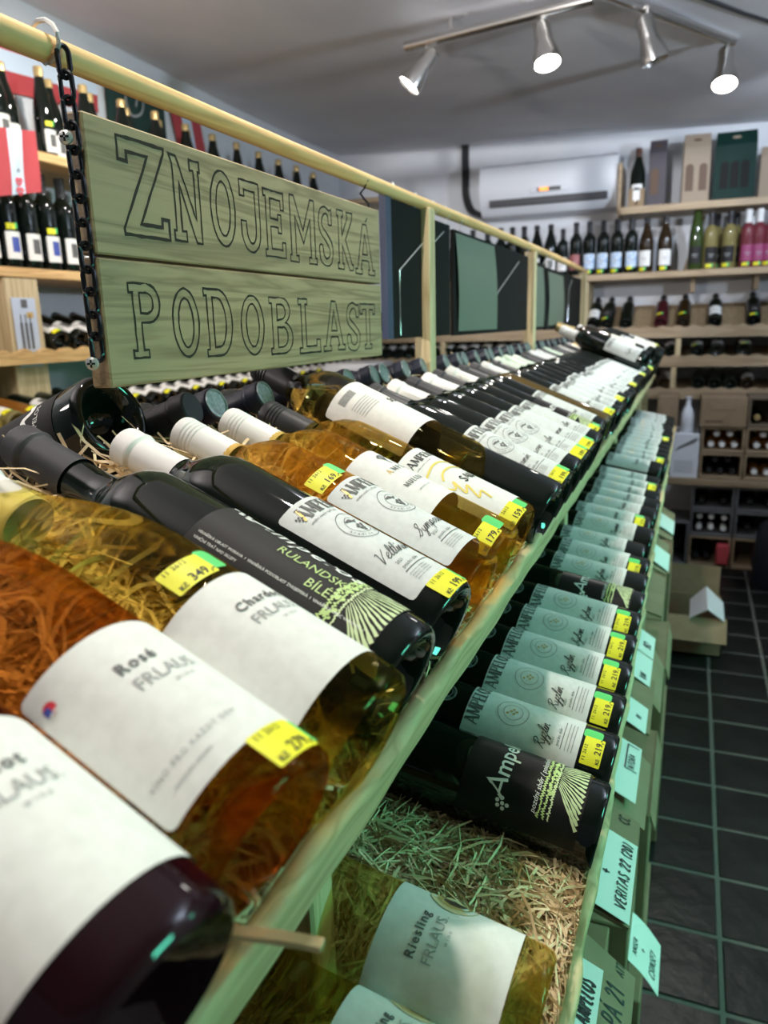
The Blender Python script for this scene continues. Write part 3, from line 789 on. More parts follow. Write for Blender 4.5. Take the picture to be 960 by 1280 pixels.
deck('top_deck', S1, E1, N1, .305, Y0, Y1, pine_dull)
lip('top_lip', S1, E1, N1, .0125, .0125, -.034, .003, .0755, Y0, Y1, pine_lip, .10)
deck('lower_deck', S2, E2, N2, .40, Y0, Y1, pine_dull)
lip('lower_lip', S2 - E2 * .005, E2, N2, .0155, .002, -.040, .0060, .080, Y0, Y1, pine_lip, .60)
# mirrored far-side deck
mm = TH @ Matrix.Translation((-.435, 0, -.120)) @ Matrix.Rotation(-A, 4, 'Y')
MB().box((-.33, Y0, -.016), (0, Y1, 0), mm).build('far_deck', pine_dull, isl, smooth=False)
MB().box((-.80, Y0, -1.33), (-.43, Y1, -.31), TH).build('back_panel', carton_d, isl, smooth=False)
for y in (.34, 1.30, 2.24, 3.34):
    MB().box((-.215, y - .014, -.42), (-.185, y + .014, -.235), TH, bev=.002).build('deck_post', pine_up, isl, smooth=False)
MB().box((-.43, Y1 - .02, -1.33), (-.16, Y1, -.27), TH).build('end_panel', pine_dull, isl, smooth=False)
for y in (1.30, 2.24, 3.345):
    w_ = .015 if y < 2 else .0155
    MB().box((-.456, y - w_, -.125), (-.426, y + w_, .193), TH, bev=.002).build('rail_post', pine_up, isl, smooth=False)
mb = MB()
mb.tube([P(-.44, -.3 + 3.72 * k / 30, .2015 - .004 * sin(k * pi / 30 * 2)) for k in range(31)], .0098, 12)
mb.build('top_rail', pine, isl)


# wood wool: thin curled strips on both decks
def wool(name, parent, S_, E_, N_, n, s0, s1, y0, y1, h, wdt=(.0012, .0030), ln=(.045, .12), lim=None):
    mb = MB()
    for _ in range(n):
        s = random.uniform(s0, s1); y = y0 + (y1 - y0) * random.random(); z = h(s, y) * random.random() ** .7
        a = random.uniform(0, 2 * pi); L = random.uniform(*ln); cv = random.uniform(-9, 9); wd = random.uniform(*wdt) / 2
        k = 6; vs = []; tilt = random.uniform(-.10, .10); tw = random.uniform(-1.2, 1.2); tw2 = random.uniform(-1.5, 1.5)
        px = s; py = y; pz = z
        for q in range(k):
            aa = a + cv * L * (q / (k - 1) - .5) * 2
            nx, ny = -sin(aa), cos(aa); c_ = cos(tw + tw2 * q / k); s_ = sin(tw + tw2 * q / k)
            zz = max(.001, pz + .006 * sin(q * 1.3 + a))
            for sg in (-1, 1):
                ss = px + sg * wd * nx * c_; yy = py + sg * wd * ny * c_
                if lim is not None: ss = max(ss, lim)
                vs.append(S_ - E_ * ss + N_ * (zz + sg * wd * s_) + Vector((0, yy, H)))
            px += cos(aa) * L / (k - 1); py += sin(aa) * L / (k - 1); pz += tilt * L / (k - 1)
        mb.add(vs, [(2 * q, 2 * q + 1, 2 * q + 3, 2 * q + 2) for q in range(k - 1)])
    o = mb.build(name, wool_m, parent); o['kind'] = 'stuff'; return o


def h_top(s, y): return .004 + .012 * min(1, s / .12) + (.016 if s > .17 else 0)


wool('wood_wool', isl, S1, E1, N1, 7500, .0, .27, .02, 1.05, h_top, lim=-.001)
wool('wood_wool', isl, S1, E1, N1, 2600, .14, .26, .05, .55, lambda s, y: .020, lim=-.001)
wool('wood_wool', isl, S1, E1, N1, 3200, .0, .30, 1.0, 3.3, h_top, lim=-.001)
wool('wood_wool', isl, S2, E2, N2, 4200, .004, .32, .15, .55, lambda s, y: .012, (.0009, .0024), lim=.002)
wool('wood_wool', isl, S2, E2, N2, 4200, .0, .26, .42, .53, lambda s, y: .013, (.0009, .0024), lim=.0)
wool('wood_wool', isl, S2, E2, N2, 2600, .0, .30, .55, 3.3, lambda s, y: .010, lim=.002)
# one strip sticking out over the lip near the camera
st = MB(); vs = []
for q in range(7):
    t = q / 6; c = P(-.1490 + .037 * t, .1905 + .0128 * t, -.2165 - .0055 * t + .0012 * sin(t * 3))
    vs += [c + Vector((0, .0020, .0006)), c + Vector((0, -.0020, -.0006)), c + Vector((0, -.0018, .0018)), c + Vector((0, .0020, .0030))]
st.add(vs, [(4 * q + a, 4 * q + (a + 1) % 4, 4 * q + 4 + (a + 1) % 4, 4 * q + 4 + a) for q in range(6) for a in range(4)] + [(0, 1, 2, 3), (27, 26, 25, 24)])
tag(st.build('wood_strip', wool_m), 'single pale wood wool strip poking out over the near top lip', 'strip')

# ---------------------------------------------------------------- top deck bottles
YAW = .115                          # necks lie a little deeper into the shop than the feet


def top_M(y, r=.0372, roll=-.35, dn=0.0, ds=0.0, yaw=YAW, ang=0.0):
    base = S1 + N1 * (r + .0008 + dn) - E1 * (.0015 + ds); base = (base.x, y, base.z)
    nd = -E1 * cos(ang) + N1 * sin(ang) + Vector((0, yaw, 0))
    return lay(base, nd, N1, roll)


def up_of(M): return (M.to_3x3().inverted() @ Vector((0, 0, 1))).normalized()


def put_clear(kind, wine, zf, M, label, group=None, **k):
    bottle(spec(kind, None, clear=clear_body(kind, wine, up_of(M), zf), **k), M, label, group)


GT = 'bottles lying on the top deck'
RF = .31
bottle(spec('burgundy', red_wine, foil_black, lab=('frlaus', 'Merlot')), top_M(.134, .041, RF, ds=-.005), 'dark red wine bottle with plain white label, nearest the camera on the top deck', GT)
put_clear('burgundy', W_ROSE, .215, top_M(.212, .041, RF, dn=.0015), 'amber rosé wine bottle with plain white label and yellow price sticker at its foot', GT, cap=foil_white, lab=('frlaus', 'Rosé'), price='279,-', st_u=-.006, st_z=.0125)
put_clear('burgundy', W_CHARD, .190, top_M(.287, .041, RF, dn=.002, ds=-.006), 'golden Chardonnay bottle with plain white label and yellow sticker on its shoulder', GT, cap=foil_white, lab=('frlaus', 'Chardonnay'), price='349,-', st_u=-.024, st_z=.1135)
bottle(spec('tall', dark_glass, foil_grey, lab=('rul', '')), top_M(.362, roll=-.33), 'black bottle with charcoal label of green vineyard rows and a matt black capsule', GT)
bottle(spec('bordeaux', dark_glass, foil_white, lab=('ampel', 'Veltlínské'), price='199,-', st_z=.0098, st_u=-.025), top_M(.440, roll=.50), 'black bottle with grey Veltlínské label and plain white capsule on the top deck', GT)
put_clear('bordeaux', W_AMBER, .196, top_M(.516, roll=.46), 'amber wine bottle with round hand emblem label and ribbed white screw cap', GT, cap=foil_white, style='screw', lab=('ampel', 'Symposion'), price='169,-', st_z=.142, st_u=-.036)
put_clear('bordeaux', W_OLIVE, .196, top_M(.590, roll=.33), 'amber wine bottle with short label of a little tree and white screw cap', GT, cap=foil_white, style='screw', lab=('muller', ''), price='179,-', st_z=.0135, st_u=-.042)
put_clear('bordeaux', W_OLIVE, .196, top_M(.662, roll=.29), 'gold wine bottle with a yellow squiggle across its label and black screw cap', GT, cap=foil_black, style='screw', lab=('sauv', ''), price='159,-', st_z=.0098, st_u=-.036)
M = top_M(.733, roll=.1, dn=.016, ds=.078, yaw=.20)
put_clear('bordeaux', W_OLIVE, .150, M, 'clear bottle with long white barcode label, pushed back behind the others', GT, cap=foil_black, style='screw', lab=('sot', ''))
far = [(.772, 'ampel_far', 'Tramín', '199,-', foil_black), (.845, 'ampel', 'Tramín', '199,-', foil_grey), (.922, 'ampel', 'Sauvin', None, foil_grey),
       (.998, 'ampel', 'Ryzlin', '189,-', foil_white), (1.072, 'ampel_far', 'Tramin', '199,-', foil_grey), (1.147, 'ampel_far', 'Ryzlin', None, foil_white)]
for i, (y, d, nm, pr, cp) in enumerate(far):
    bottle(spec('bordeaux', dark_glass, cp, lab=(d, nm), price=pr, low=i > 2, st_z=.0098, st_u=-.025) if y > .80 else spec('bordeaux', dark_glass, cp),
           top_M(y, roll=.08, ds=-.010, dn=.002), ('black bottle with %s capsule and pale grey label, %s after the clear bottle' % ({foil_grey: 'charcoal', foil_white: 'white', foil_black: 'black'}[cp], nth(i))) if i else 'bare black bottle just beyond the clear barcode bottle', GT)
y = 1.224; i = 0
seq = ['dark', 'a', 'o', 'g', 'a', 'g', 'm', 'm', 'm', 'g', 'g', 'a', 'a', 'g', 'm', 'g', 'g', 'a', 'g', 'g', 'a', 'c', 'c', 'a', 'a', 'a', 'c', 'a']
for q in seq:
    i += 1
    cp = {'dark': foil_grey, 'a': foil_white, 'g': foil_grey, 'm': foil_mint, 'c': foil_gold, 'o': foil_grey}[q]
    nm = {'dark': 'black bottle with second vineyard label', 'a': 'black bottle with white capsule', 'g': 'black bottle with charcoal capsule', 'm': 'black bottle with mint capsule', 'c': 'black bottle with gold capsule', 'o': 'unlabelled amber bottle'}[q]
    lab = None if q == 'o' else ('dark_regular', '') if q == 'dark' else ('plain', 'cream') if q == 'c' else ('ampel_far', 'Ryzlin' if i % 2 else 'Tramin')
    bottle(spec('bordeaux', mat('golden_brown_glass', (0.10, 0.062, 0.016), 0.06) if q == 'o' else dark_glass, cp, lab=lab, price='199,-' if i in (1, 4, 7, 12, 17, 22, 27) else None, low=True, st_z=.0098, st_u=-.025), top_M(y, yaw=YAW + random.uniform(-.02, .02), roll=.15 + random.uniform(-.25, .25), ds=random.uniform(-.012, .002)),
           '%s, top deck, %s from the vineyard-label one' % (nm, nth(i)), GT)
    y += .0755
for k, (yy, dx, cp, lb, mt) in enumerate(((2.50, -.02, foil_white, 'ampel_far', dark_glass), (2.72, -.05, foil_gold, 'plain', brown_glass), (2.86, -.02, foil_white, 'ampel_far', dark_glass), (3.05, .01, foil_white, 'plain', dark_glass), (3.16, -.01, foil_grey, 'ampel_far', dark_glass))):
    base = S1 + N1 * .098 + E1 * dx
    bottle(spec('bordeaux', mt, cp, lab=(lb, 'cream' if lb == 'plain' else 'Ryzlin') if lb else None, price='199,-' if k == 4 else None, low=True),
           lay((base.x, yy, base.z), -E1 + Vector((0, (.25, -.2, .3, .1, .2)[k], 0)), N1, -.3), ['white capped bottle lying across the row before the last post', 'gold labelled bottle lying across the row before the last post', 'white labelled bottle lying across the row past the gold one', 'cream labelled bottle lying across others near the far end', 'yellow stickered bottle lying across others at the far end'][k], 'bottles lying across others')

# the far side: a bottle lying foot towards us, then necks with silver ends
bottle(spec('bordeaux', dark_glass, foil_grey, lab=('reversed', '')), lay((-.4675, .525, -.070), (-.9, .08, -.36), (.1, -.55, .8), -.1, 1.05), 'black bottle lying reversed on the ridge, its hollow foot towards the camera', 'bottles on the far side')
yy = .575; i = 0
while yy < 3.25:
    i += 1
    if not (1.27 < yy < 1.33):
        cp = foil_black if i in (1,) else foil_navy
        bottle(spec('bordeaux', dark_glass, cp, low=i > 7, capend=i > 1), lay((-.712, yy, -.176), (.27, .02 * sin(i * 2.1), .103), (0, 0, 1), 0),
               'dark far-side bottle with navy cap end, %s from the near end of the ridge' % nth(i), 'bottles on the far side')
    yy += .0745

# ---------------------------------------------------------------- lower deck bottles


def low_M(y, r=.0372, roll=.12, yaw=.03, ds=0.0):
    base = S2 + N2 * (r + .0008) + E2 * (.002 - ds)
    return lay((base.x, y, base.z), -E2 + Vector((0, yaw, 0)), N2, roll)


GL = 'bottles lying on the lower deck'
put_clear('burgundy', W_PALE, .20, low_M(.275, .041, .3, ds=.012), 'clear bottle of pale wine at the near end of the lower deck', GL, cap=foil_white, lab=('frlaus', 'Riesling'))
put_clear('burgundy', W_PALE, .20, low_M(.358, .041, roll=.0, ds=.014), 'pale gold Riesling bottle with white label and dark flower print, lower deck', GL, cap=foil_white, lab=('frlaus', 'Riesling'))
bottle(spec('bordeaux', dark_glass, foil_black, lab=('dark_regular', '')), low_M(.560, roll=-.2), 'black bottle with white script and pale vineyard rows, beside the bare straw', GL)
y = .640
names = ['Ryzlin', 'Ryzlin', 'Ryzlin', 'Sylvin', 'Sylvin', None, 'Sylvin', 'Sylvin', 'Sylvin'] + ['Tramin'] * 21
for i, nm in enumerate(names):
    if i in (9,): y += .03
    if i == 16: y += .12
    lab = ('dark_regular', '') if nm is None else ('green_far', nm)
    pr = '219,-' if i in (0, 1, 2, 3, 4, 7, 10, 14, 17, 22) else None
    what = 'black bottle with vineyard label' if nm is None else 'black bottle with grey label and yellow sticker' if pr else 'black bottle with grey label and bare foot'
    bottle(spec('bordeaux', dark_glass, foil_black, lab=lab, price=pr, st_z=.020, st_u=-.029, low=i > 6), low_M(y, roll=.12 + random.uniform(-.08, .08) * (1 if i < 7 else 3), ds=0 if i < 7 else random.uniform(0, .014), yaw=.03 + (0 if i < 7 else random.uniform(-.03, .03))),
           '%s, lower deck, %s beyond the white script one' % (what, nth(i + 1)), GL)
    y += .0795 if i < 9 else .0785

# ---------------------------------------------------------------- the wooden sign on its chain
sg = thing('hanging_sign', 'two-plank wooden sign with burnt-in outlined letters hanging from the rail', 'sign', (-.43, .76, H + .06))


def ellipse(cx, cy, rx, ry, n=28): return [(cx + rx * sin(2 * pi * k / n), cy + ry * cos(2 * pi * k / n)) for k in range(n)]


def arcp(cx, cy, rx, ry, a0, a1, n=10): return [(cx + rx * cos(R(a0 + (a1 - a0) * k / n)), cy + ry * sin(R(a0 + (a1 - a0) * k / n))) for k in range(n + 1)]


# outlined slab letters, each a list of closed outlines in a unit box
SL = {
 'Z': [[(0, 1), (1, 1), (1, .95), (.36, .13), (.84, .13), (.84, .22), (1, .22), (1, 0), (0, 0), (0, .06), (.62, .86), (.18, .86), (.18, .76), (0, .76)]],
 'N': [[(0, 1), (.22, 1), (.78, .28), (.78, .88), (.66, .88), (.66, 1), (1, 1), (1, .88), (.94, .88), (.94, 0), (.74, 0), (.26, .70), (.26, .12), (.40, .12), (.40, 0), (0, 0), (0, .12), (.08, .12), (.08, .9)]],
 'O': [ellipse(.5, .5, .5, .5), ellipse(.5, .5, .28, .36)],
 'J': [[(.1, 1), (1, 1)] + [(1, .35)] + arcp(.55, .32, .45, .32, 0, -180, 12) + [(.1, .44), (.34, .44), (.34, .34)] + arcp(.57, .32, .22, .19, 180, 360, 10) + [(.79, .87), (.30, .87), (.30, .78), (.1, .78)]],
 'E': [[(0, 1), (.98, 1), (.98, .74), (.82, .74), (.82, .88), (.30, .88), (.30, .58), (.66, .58), (.66, .66), (.82, .66), (.82, .38), (.66, .38), (.66, .46), (.30, .46), (.30, .12), (.84, .12), (.84, .24), (1, .24), (1, 0), (0, 0), (0, .1), (.1, .1), (.1, .9), (0, .9)]],
 'M': [[(.05, 1), (.2, 1), (.5, .5), (.8, 1), (.95, 1), (.95, .1), (1, .1), (1, 0), (.7, 0), (.7, .1), (.78, .1), (.78, .70), (.5, .30), (.22, .70), (.22, .1), (.3, .1), (.3, 0), (0, 0), (0, .1), (.05, .1)]],
 'S': [smooth_line([(.95, .95), (.95, .72), (.72, .72), (.70, .84), (.5, .89), (.26, .80), (.24, .68), (.5, .58), (.92, .42), (1, .24), (.86, .06), (.5, 0), (.12, .06), (.02, .18), (.02, .34), (.26, .34), (.30, .20), (.5, .12), (.74, .18), (.76, .30), (.5, .42), (.10, .56), (0, .74), (.14, .94), (.5, 1.0), (.78, .95), (.95, .98)], 2)],
 'K': [[(0, 1), (.38, 1), (.38, .9), (.3, .9), (.3, .58), (.66, .9), (.62, 1), (1, 1), (.96, .88), (.52, .52), (.92, .1), (1, .1), (1, 0), (.74, 0), (.3, .42), (.3, .1), (.38, .1), (.38, 0), (0, 0), (0, .1), (.08, .1), (.08, .9), (0, .9)]],
 'A': [[(.40, 1), (.60, 1), (.9, .1), (1, .1), (1, 0), (.66, 0), (.66, .1), (.72, .1), (.66, .28), (.34, .28), (.28, .1), (.34, .1), (.34, 0), (0, 0), (0, .1), (.1, .1)], [(.5, .82), (.37, .40), (.63, .40)]],
 'P': [[(0, 1), (.6, 1)] + arcp(.6, .74, .4, .26, 90, -90, 10) + [(.34, .48), (.34, .1), (.5, .1), (.5, 0), (0, 0), (0, .1), (.12, .1), (.12, .88), (0, .88)], [(.34, .88), (.55, .88)] + arcp(.55, .74, .22, .14, 90, -90, 8) + [(.34, .60)]],
 'D': [[(0, 1), (.5, 1)] + arcp(.5, .5, .5, .5, 90, -90, 14) + [(0, 0), (0, .1), (.1, .1), (.1, .9), (0, .9)], [(.3, .87), (.48, .87)] + arcp(.48, .5, .28, .37, 90, -90, 12) + [(.3, .13)]],
 'B': [[(0, 1), (.55, 1)] + arcp(.55, .77, .36, .23, 90, -70, 8) + arcp(.6, .28, .4, .28, 70, -90, 9) + [(0, 0), (0, .1), (.1, .1), (.1, .9), (0, .9)], [(.32, .88), (.52, .88)] + arcp(.52, .75, .18, .13, 90, -90, 7) + [(.32, .60)], [(.32, .47), (.55, .47)] + arcp(.55, .30, .22, .18, 90, -90, 8) + [(.32, .11)]],
 'L': [[(0, 1), (.42, 1), (.42, .9), (.32, .9), (.32, .12), (.82, .12), (.82, .24), (1, .24), (1, 0), (0, 0), (0, .1), (.12, .1), (.12, .9), (0, .9)]],
 'T': [[(0, 1), (1, 1), (1, .78), (.86, .78), (.86, .88), (.62, .88), (.62, .1), (.74, .1), (.74, 0), (.26, 0), (.26, .1), (.38, .1), (.38, .88), (.14, .88), (.14, .78), (0, .78)]],
}
U0, UM = .474, 1.043
rows_ = [(.0588, .1575, [('Z', .508, .565, .076, .148), ('N', .572, .615, .077, .146), ('O', .629, .670, .078, .145), ('J', .676, .716, .076, .143), ('E', .725, .768, .075, .141), ('M', .778, .843, .073, .143), ('S', .851, .888, .073, .141), ('K', .902, .949, .072, .142), ('A', .956, 1.022, .069, .133)]),
         (-.0415, .0566, [('P', .504, .542, -.020, .039), ('O', .558, .596, -.022, .037), ('D', .606, .651, -.023, .038), ('O', .667, .711, -.025, .034), ('B', .724, .773, -.026, .033), ('L', .789, .842, -.028, .033), ('A', .851, .914, -.028, .032), ('S', .921, .963, -.031, .031), ('T', .966, 1.017, -.030, .030)])]
for z0, z1, letters in rows_:
    pk = MB().box((-.440, U0, z0), (-.4205, UM, z1), TH, bev=.0014).build('plank', pine_sign, sg, smooth=False)
    p = Print()
    for ch, a, b, c, d in letters:
        wd = .0028 if ch == 'Z' else .0021
        for o in SL[ch]:
            pts = []
            for (x1, y1), (x2, y2) in zip(o, o[1:] + o[:1]):         # a burnt line wavers a little
                k = max(1, int(math.hypot((x2 - x1) * (b - a), (y2 - y1) * (d - c)) / .006))
                pts += [(a + (b - a) * (x1 + (x2 - x1) * q / k) + random.uniform(-.0003, .0003), c + (d - c) * (y1 + (y2 - y1) * q / k) + random.uniform(-.0003, .0003)) for q in range(k)]
            p.line(burnt, pts, [wd * random.uniform(.75, 1.25) for _ in pts], closed=True)
    if z0 > 0: p.line(burnt, [(.992, .1365), (1.000, .1425)], .0022)
    for nm, me in p.meshes(lambda u, v: P(-.4203, u, v)): link('burnt_lettering', me, pk)
ch = thing('sign_chain', 'black steel chain hanging down the near edge of the wooden sign', 'chain', (-.43, .47, H + .19))
zc = .188; k = 0
while zc > -.020:
    a = k % 2; pts = []
    for q in range(16):
        t = 2 * pi * q / 16; dx = .0042 * cos(t); dz = .0062 * sin(t) + (.0042 if sin(t) > 0 else -.0042)
        pts.append(P(-.4265 + (dx if a else dx * .35), .469 + (dx * .35 if a else dx) - .0002 * k * 0, zc + dz))
    MB().tube(pts, .0019, 6, closed=True).build('chain_link', black_metal, ch); zc -= .0165; k += 1
MB().tube([P(-.44 + .014 * sin(t), .466, .2015 + .014 * cos(t)) for t in [q * .5 - 2.2 for q in range(12)]] + [P(-.430, .467, .193)], .0018, 6).build('chain_hook', zinc, ch)
for z in (.138, -.022):
    o = MB().lathe([(0, .004), (.0022, .0036), (.0048, .0020), (.0052, 0), (0, 0)], 16, TH @ Matrix.Translation((-.4285, .4645, z)) @ Matrix.Rotation(R(90), 4, 'X') @ Matrix.Rotation(R(25), 4, 'Y')).build('screw', zinc, sg)
    cr = MB().box((-.003, -.0007, .0031), (.003, .0007, .0039), TH @ Matrix.Translation((-.4285, .4645, z)) @ Matrix.Rotation(R(90), 4, 'X') @ Matrix.Rotation(R(25), 4, 'Y'))
    cr.box((-.0007, -.003, .0031), (.0007, .003, .0039), TH @ Matrix.Translation((-.4285, .4645, z)) @ Matrix.Rotation(R(90), 4, 'X') @ Matrix.Rotation(R(25), 4, 'Y'))
    cr.build('screw_slot', dark_in, o, smooth=False)
hk = MB().tube([P(-.44, 1.032, .205), P(-.431, 1.032, .196), P(-.437, 1.032, .186), P(-.443, 1.032, .180), P(-.437, 1.032, .172), P(-.431, 1.032, .166), P(-.431, 1.032, .154)], .0016, 6)
tag(hk.build('wire_hook', black_metal), 'small wire hook holding up the far end of the wooden sign', 'hook')

# boards hanging from the rail beyond the sign
boards = [(1.121, 1.285, -.020, .190, True, None, 'black hanging board with a navy edge, between the sign and first post'),
          (1.318, 1.452, -.020, .182, False, None, 'black hanging board just past the first rail post'),
          (1.478, 2.20, -.022, .178, False, (1.485, 1.800, -.014, .172), 'wide black hanging board with a sage green sheet, before the second post'),
          (2.262, 2.470, -.024, .172, False, (2.275, 2.425, -.014, .160), 'black hanging board with narrow grey-green sheet, just past the second post'),
          (2.49, 3.30, -.026, .166, False, (2.515, 2.815, -.012, .154), 'black hanging board with grey-green sheet, next to the last rail post')]
for y0, y1, z0, z1, edge, sh, lab in boards:
    t = thing('hanging_board', lab, 'board', (-.44, (y0 + y1) / 2, H + z0), 'boards hanging from the rail')
    MB().box((-.449, y0, z0), (-.441, y1, z1), TH, bev=.001).build('board', black_board, t, smooth=False)
    if edge: MB().box((-.450, y0 - .004, z0), (-.439, y0 + .018, z1 + .004), TH).build('board_edge', blue_edge, t, smooth=False)
    if sh:
        mb = MB(); a, b, c, d = sh; n = 8
        for q in range(n + 1):
            tt = q / n; bow = .004 * sin(pi * tt)
            sk = .03 * (1 - tt)
            mb.v += [tuple(P(-.4395 + bow, a + sk * .6, c + (d - c) * tt)), tuple(P(-.4395 + bow, b + sk, c + (d - c) * tt))]
        for q in range(n): mb.f.append((2 * q, 2 * q + 1, 2 * q + 3, 2 * q + 2)); mb.mi.append(0)
        mb.build('paper_sheet', green_sheet, t)
    for yy in (y0 + .03, y1 - .03):
        MB().tube([P(-.445, yy, z1 - .008), P(-.440, yy, z1 + .004), P(-.432, yy, .196), P(-.440, yy, .2125)], .0014, 6).build('clip', zinc, t)
BO = [o for o in C.objects if o.name.startswith('hanging_board')]
for (ya, za, yb, zb, yc, zc_), k in (((1.165, .085, 1.28, .135, 1.165, -.015), 0), ((1.325, .135, 1.40, .165, 1.32, .13), 1), ((1.825, .07, 2.06, .155, 1.825, .066), 2), ((2.95, .12, 3.02, .15, 2.93, .0), 4)):
    MB().tube([P(-.437, yc, zc_), P(-.437, ya, za), P(-.437, yb, zb)], .0010, 5).build('hanging_cord', zinc, BO[k])

# ---------------------------------------------------------------- cartons with cards under the lower deck


def carton(name_lab, x1, y0, y1, z0, z1, depth=.28, flap=None, card=None, m=carton_m, tag2=None, open_=True):
    t = thing('carton', name_lab, 'carton', (x1, (y0 + y1) / 2, z0 + H), 'cartons under the lower deck')
    MB().box((x1 - depth, y0, z0), (x1, y1, z1), TH, bev=.002).build('carton_body', m, t, smooth=False)
    fp = None
    if flap:                                 # (length out, drop, y inset near, y inset far)
        L, dr, ia, ib = flap
        a = [Vector((x1 - .004, y0 + .004, z1)), Vector((x1 - .004, y1 - .004, z1)), Vector((x1 - .004 + L, y1 - ib, z1 - dr)), Vector((x1 - .004 + L, y0 + ia, z1 - dr))]
        up = (a[3] - a[0]).cross(a[1] - a[0]).normalized()
        if up.z < 0: up = -up
        vs = [q + Vector((0, 0, H)) for q in a] + [q + up * .004 + Vector((0, 0, H)) for q in a]
        fp = MB().add(vs, [(0, 1, 2, 3), (7, 6, 5, 4), (0, 4, 5, 1), (1, 5, 6, 2), (2, 6, 7, 3), (3, 7, 4, 0)]).build('carton_flap', m, t, smooth=False)
    if tag2:                                 # handwriting straight on the flap
        for s, u, v, h in tag2:
            p = Print(); p.caps(ink, s, u, v, h, h * .12, h * .13, serif=False, space=.10, cond=.75)
            for nm, me in p.meshes(lambda u_, v_: Vector((x1 + .05 - v_, y0 + u_, 0)) * 0 + P(x1 - .004 + .5 * 0 + (flap[0] - v_), y0 + u_, z1 - flap[1] * (flap[0] - v_) / flap[0] + .0055)): link('handwriting', me, fp or t)
    return t, fp


def card_on(t, x0, x1, ya, yb, z0, z1, writing, bend=0.0, m=sheet, label=None):
    """a sheet of paper lying on a flap: x0,z0 = inner upper edge, x1,z1 = outer lower edge; text reads along +Y"""
    n = 6; mb = MB(); W = math.hypot(x1 - x0, z1 - z0)
    f = lambda u, v, lift=0.0: P(x1 + (x0 - x1) * v / W + lift * .4, ya + u, z1 + (z0 - z1) * v / W + lift + bend * sin(pi * v / W))
    vs = [f(u, v, l) for l in (0, .0006) for v in [W * q / n for q in range(n + 1)] for u in (0, yb - ya)]
    k = 2 * (n + 1); fs = [(2 * q, 2 * q + 1, 2 * q + 3, 2 * q + 2) for q in range(n)] + [(k + 2 * q, k + 2 * q + 1, k + 2 * q + 3, k + 2 * q + 2) for q in range(n)]
    c = MB().add(vs, fs).build('paper_card', m)
    p = Print()
    for kind, *a in writing:
        if kind == 't': s, u, v, h, sl, cd = (*a, .85)[:6]; p.caps(ink, s, u, v, h, h * .13, h * .15, serif=False, space=.12, slant=sl, cond=cd)
        if kind == 'l': p.line(ink, a[0], a[1])
    for nm, me in p.meshes(lambda u, v: f(u, v, .0013)): link('handwriting', me, c)
    tag(c, label, 'card', 'handwritten cards on the cartons'); return c


carton('brown carton with handwriting on its flap, nearest under the lower deck', -.085, .36, .665, -.80, -.585, flap=(.075, .050, .03, .012), tag2=[('PÁ 21', .222, .006, .0165), ('ATT', .281, .008, .0075)])
card_on(None, -.080, -.040, .49, .618, -.583, -.600, [('t', 'AMPELOS', .060, .006, .0150, .12, .48), ('l', [(.050, .0285), (.122, .0310)], .0035)], label='white card with underlined black handwriting on the nearest carton flap')
carton('brown carton with turned out flap under a white card, second under the deck', -.085, .672, .872, -.78, -.575, flap=(.066, .030, .010, .014), tag2=[('CC', .168, .010, .012)])
card_on(None, -.078, -.0215, .680, .806, -.570, -.5965, [('t', 'VERITAS 22 (20)', .014, .006, .0120, .12), ('t', '+', .052, .026, .013, 0), ('t', 'TM', .0, .048, .011, .1)], label='white card reading a wine name and 22 in black marker on a flap')
carton('brown carton with dropped flap and boxed writing card, third under the deck', -.085, .885, 1.075, -.80, -.585, flap=(.070, .050, .004, .03))
card_on(None, -.075, -.030, .905, 1.040, -.585, -.607, [('t', 'NTORA', .070, .008, .0095, .1), ('l', [(.066, .004), (.066, .021), (.128, .021), (.128, .004)], .0018)], label='white card with a boxed word at its far end')
carton('brown carton with short flap, fourth under the deck', -.080, 1.085, 1.30, -.79, -.590, flap=(.060, .03, .02, .01))
card_on(None, -.066, -.028, 1.095, 1.175, -.588, -.612, [('t', 'IV', .03, .01, .010, .1)], label='small white card on the fourth carton flap')
carton('brown carton with pointed flap, fifth under the deck', -.080, 1.31, 1.60, -.82, -.600, flap=(.070, .09, .002, .09))
card_on(None, -.064, -.030, 1.255, 1.365, -.590, -.612, [('t', 'VM', .012, .008, .014, .1)], label='white card with two smudged letters, near half of a pair')
card_on(None, -.064, -.030, 1.375, 1.475, -.592, -.614, [('t', 'BO', .03, .008, .016, .1)], label='white card with a dark blot, far half of a pair')
carton('brown carton with green-lit flap, sixth under the deck', -.075, 1.61, 1.90, -.80, -.605, flap=(.055, .02, .01, .02))
carton('brown carton, seventh under the lower deck', -.072, 1.91, 2.22, -.82, -.600, flap=(.05, .03, .02, .02))
card_on(None, -.060, -.020, 1.95, 2.10, -.596, -.625, [], label='blank white card on the seventh carton flap')
carton('brown carton, eighth under the lower deck', -.07, 2.23, 2.60, -.82, -.600, flap=(.055, .03, .02, .02))
card_on(None, -.060, -.016, 2.30, 2.46, -.594, -.622, [], label='blank white card on the eighth carton flap')
carton('brown carton, farthest under the lower deck', -.07, 2.61, 2.98, -.82, -.600)
for i, (ya, yb, x1) in enumerate(((.2, .62, -.075), (.63, .93, -.055), (.935, 1.20, -.030), (1.205, 1.50, -.015), (1.505, 1.80, -.035), (1.81, 2.12, -.010), (2.13, 2.55, -.03), (2.56, 2.98, -.02))):
    carton('brown carton in the middle tier, %s from the near end' % nth(i + 1), x1, ya, yb, -1.075, -.825, depth=.30, flap=(.010, .035, .01, .02) if i in (3, 5) else None)
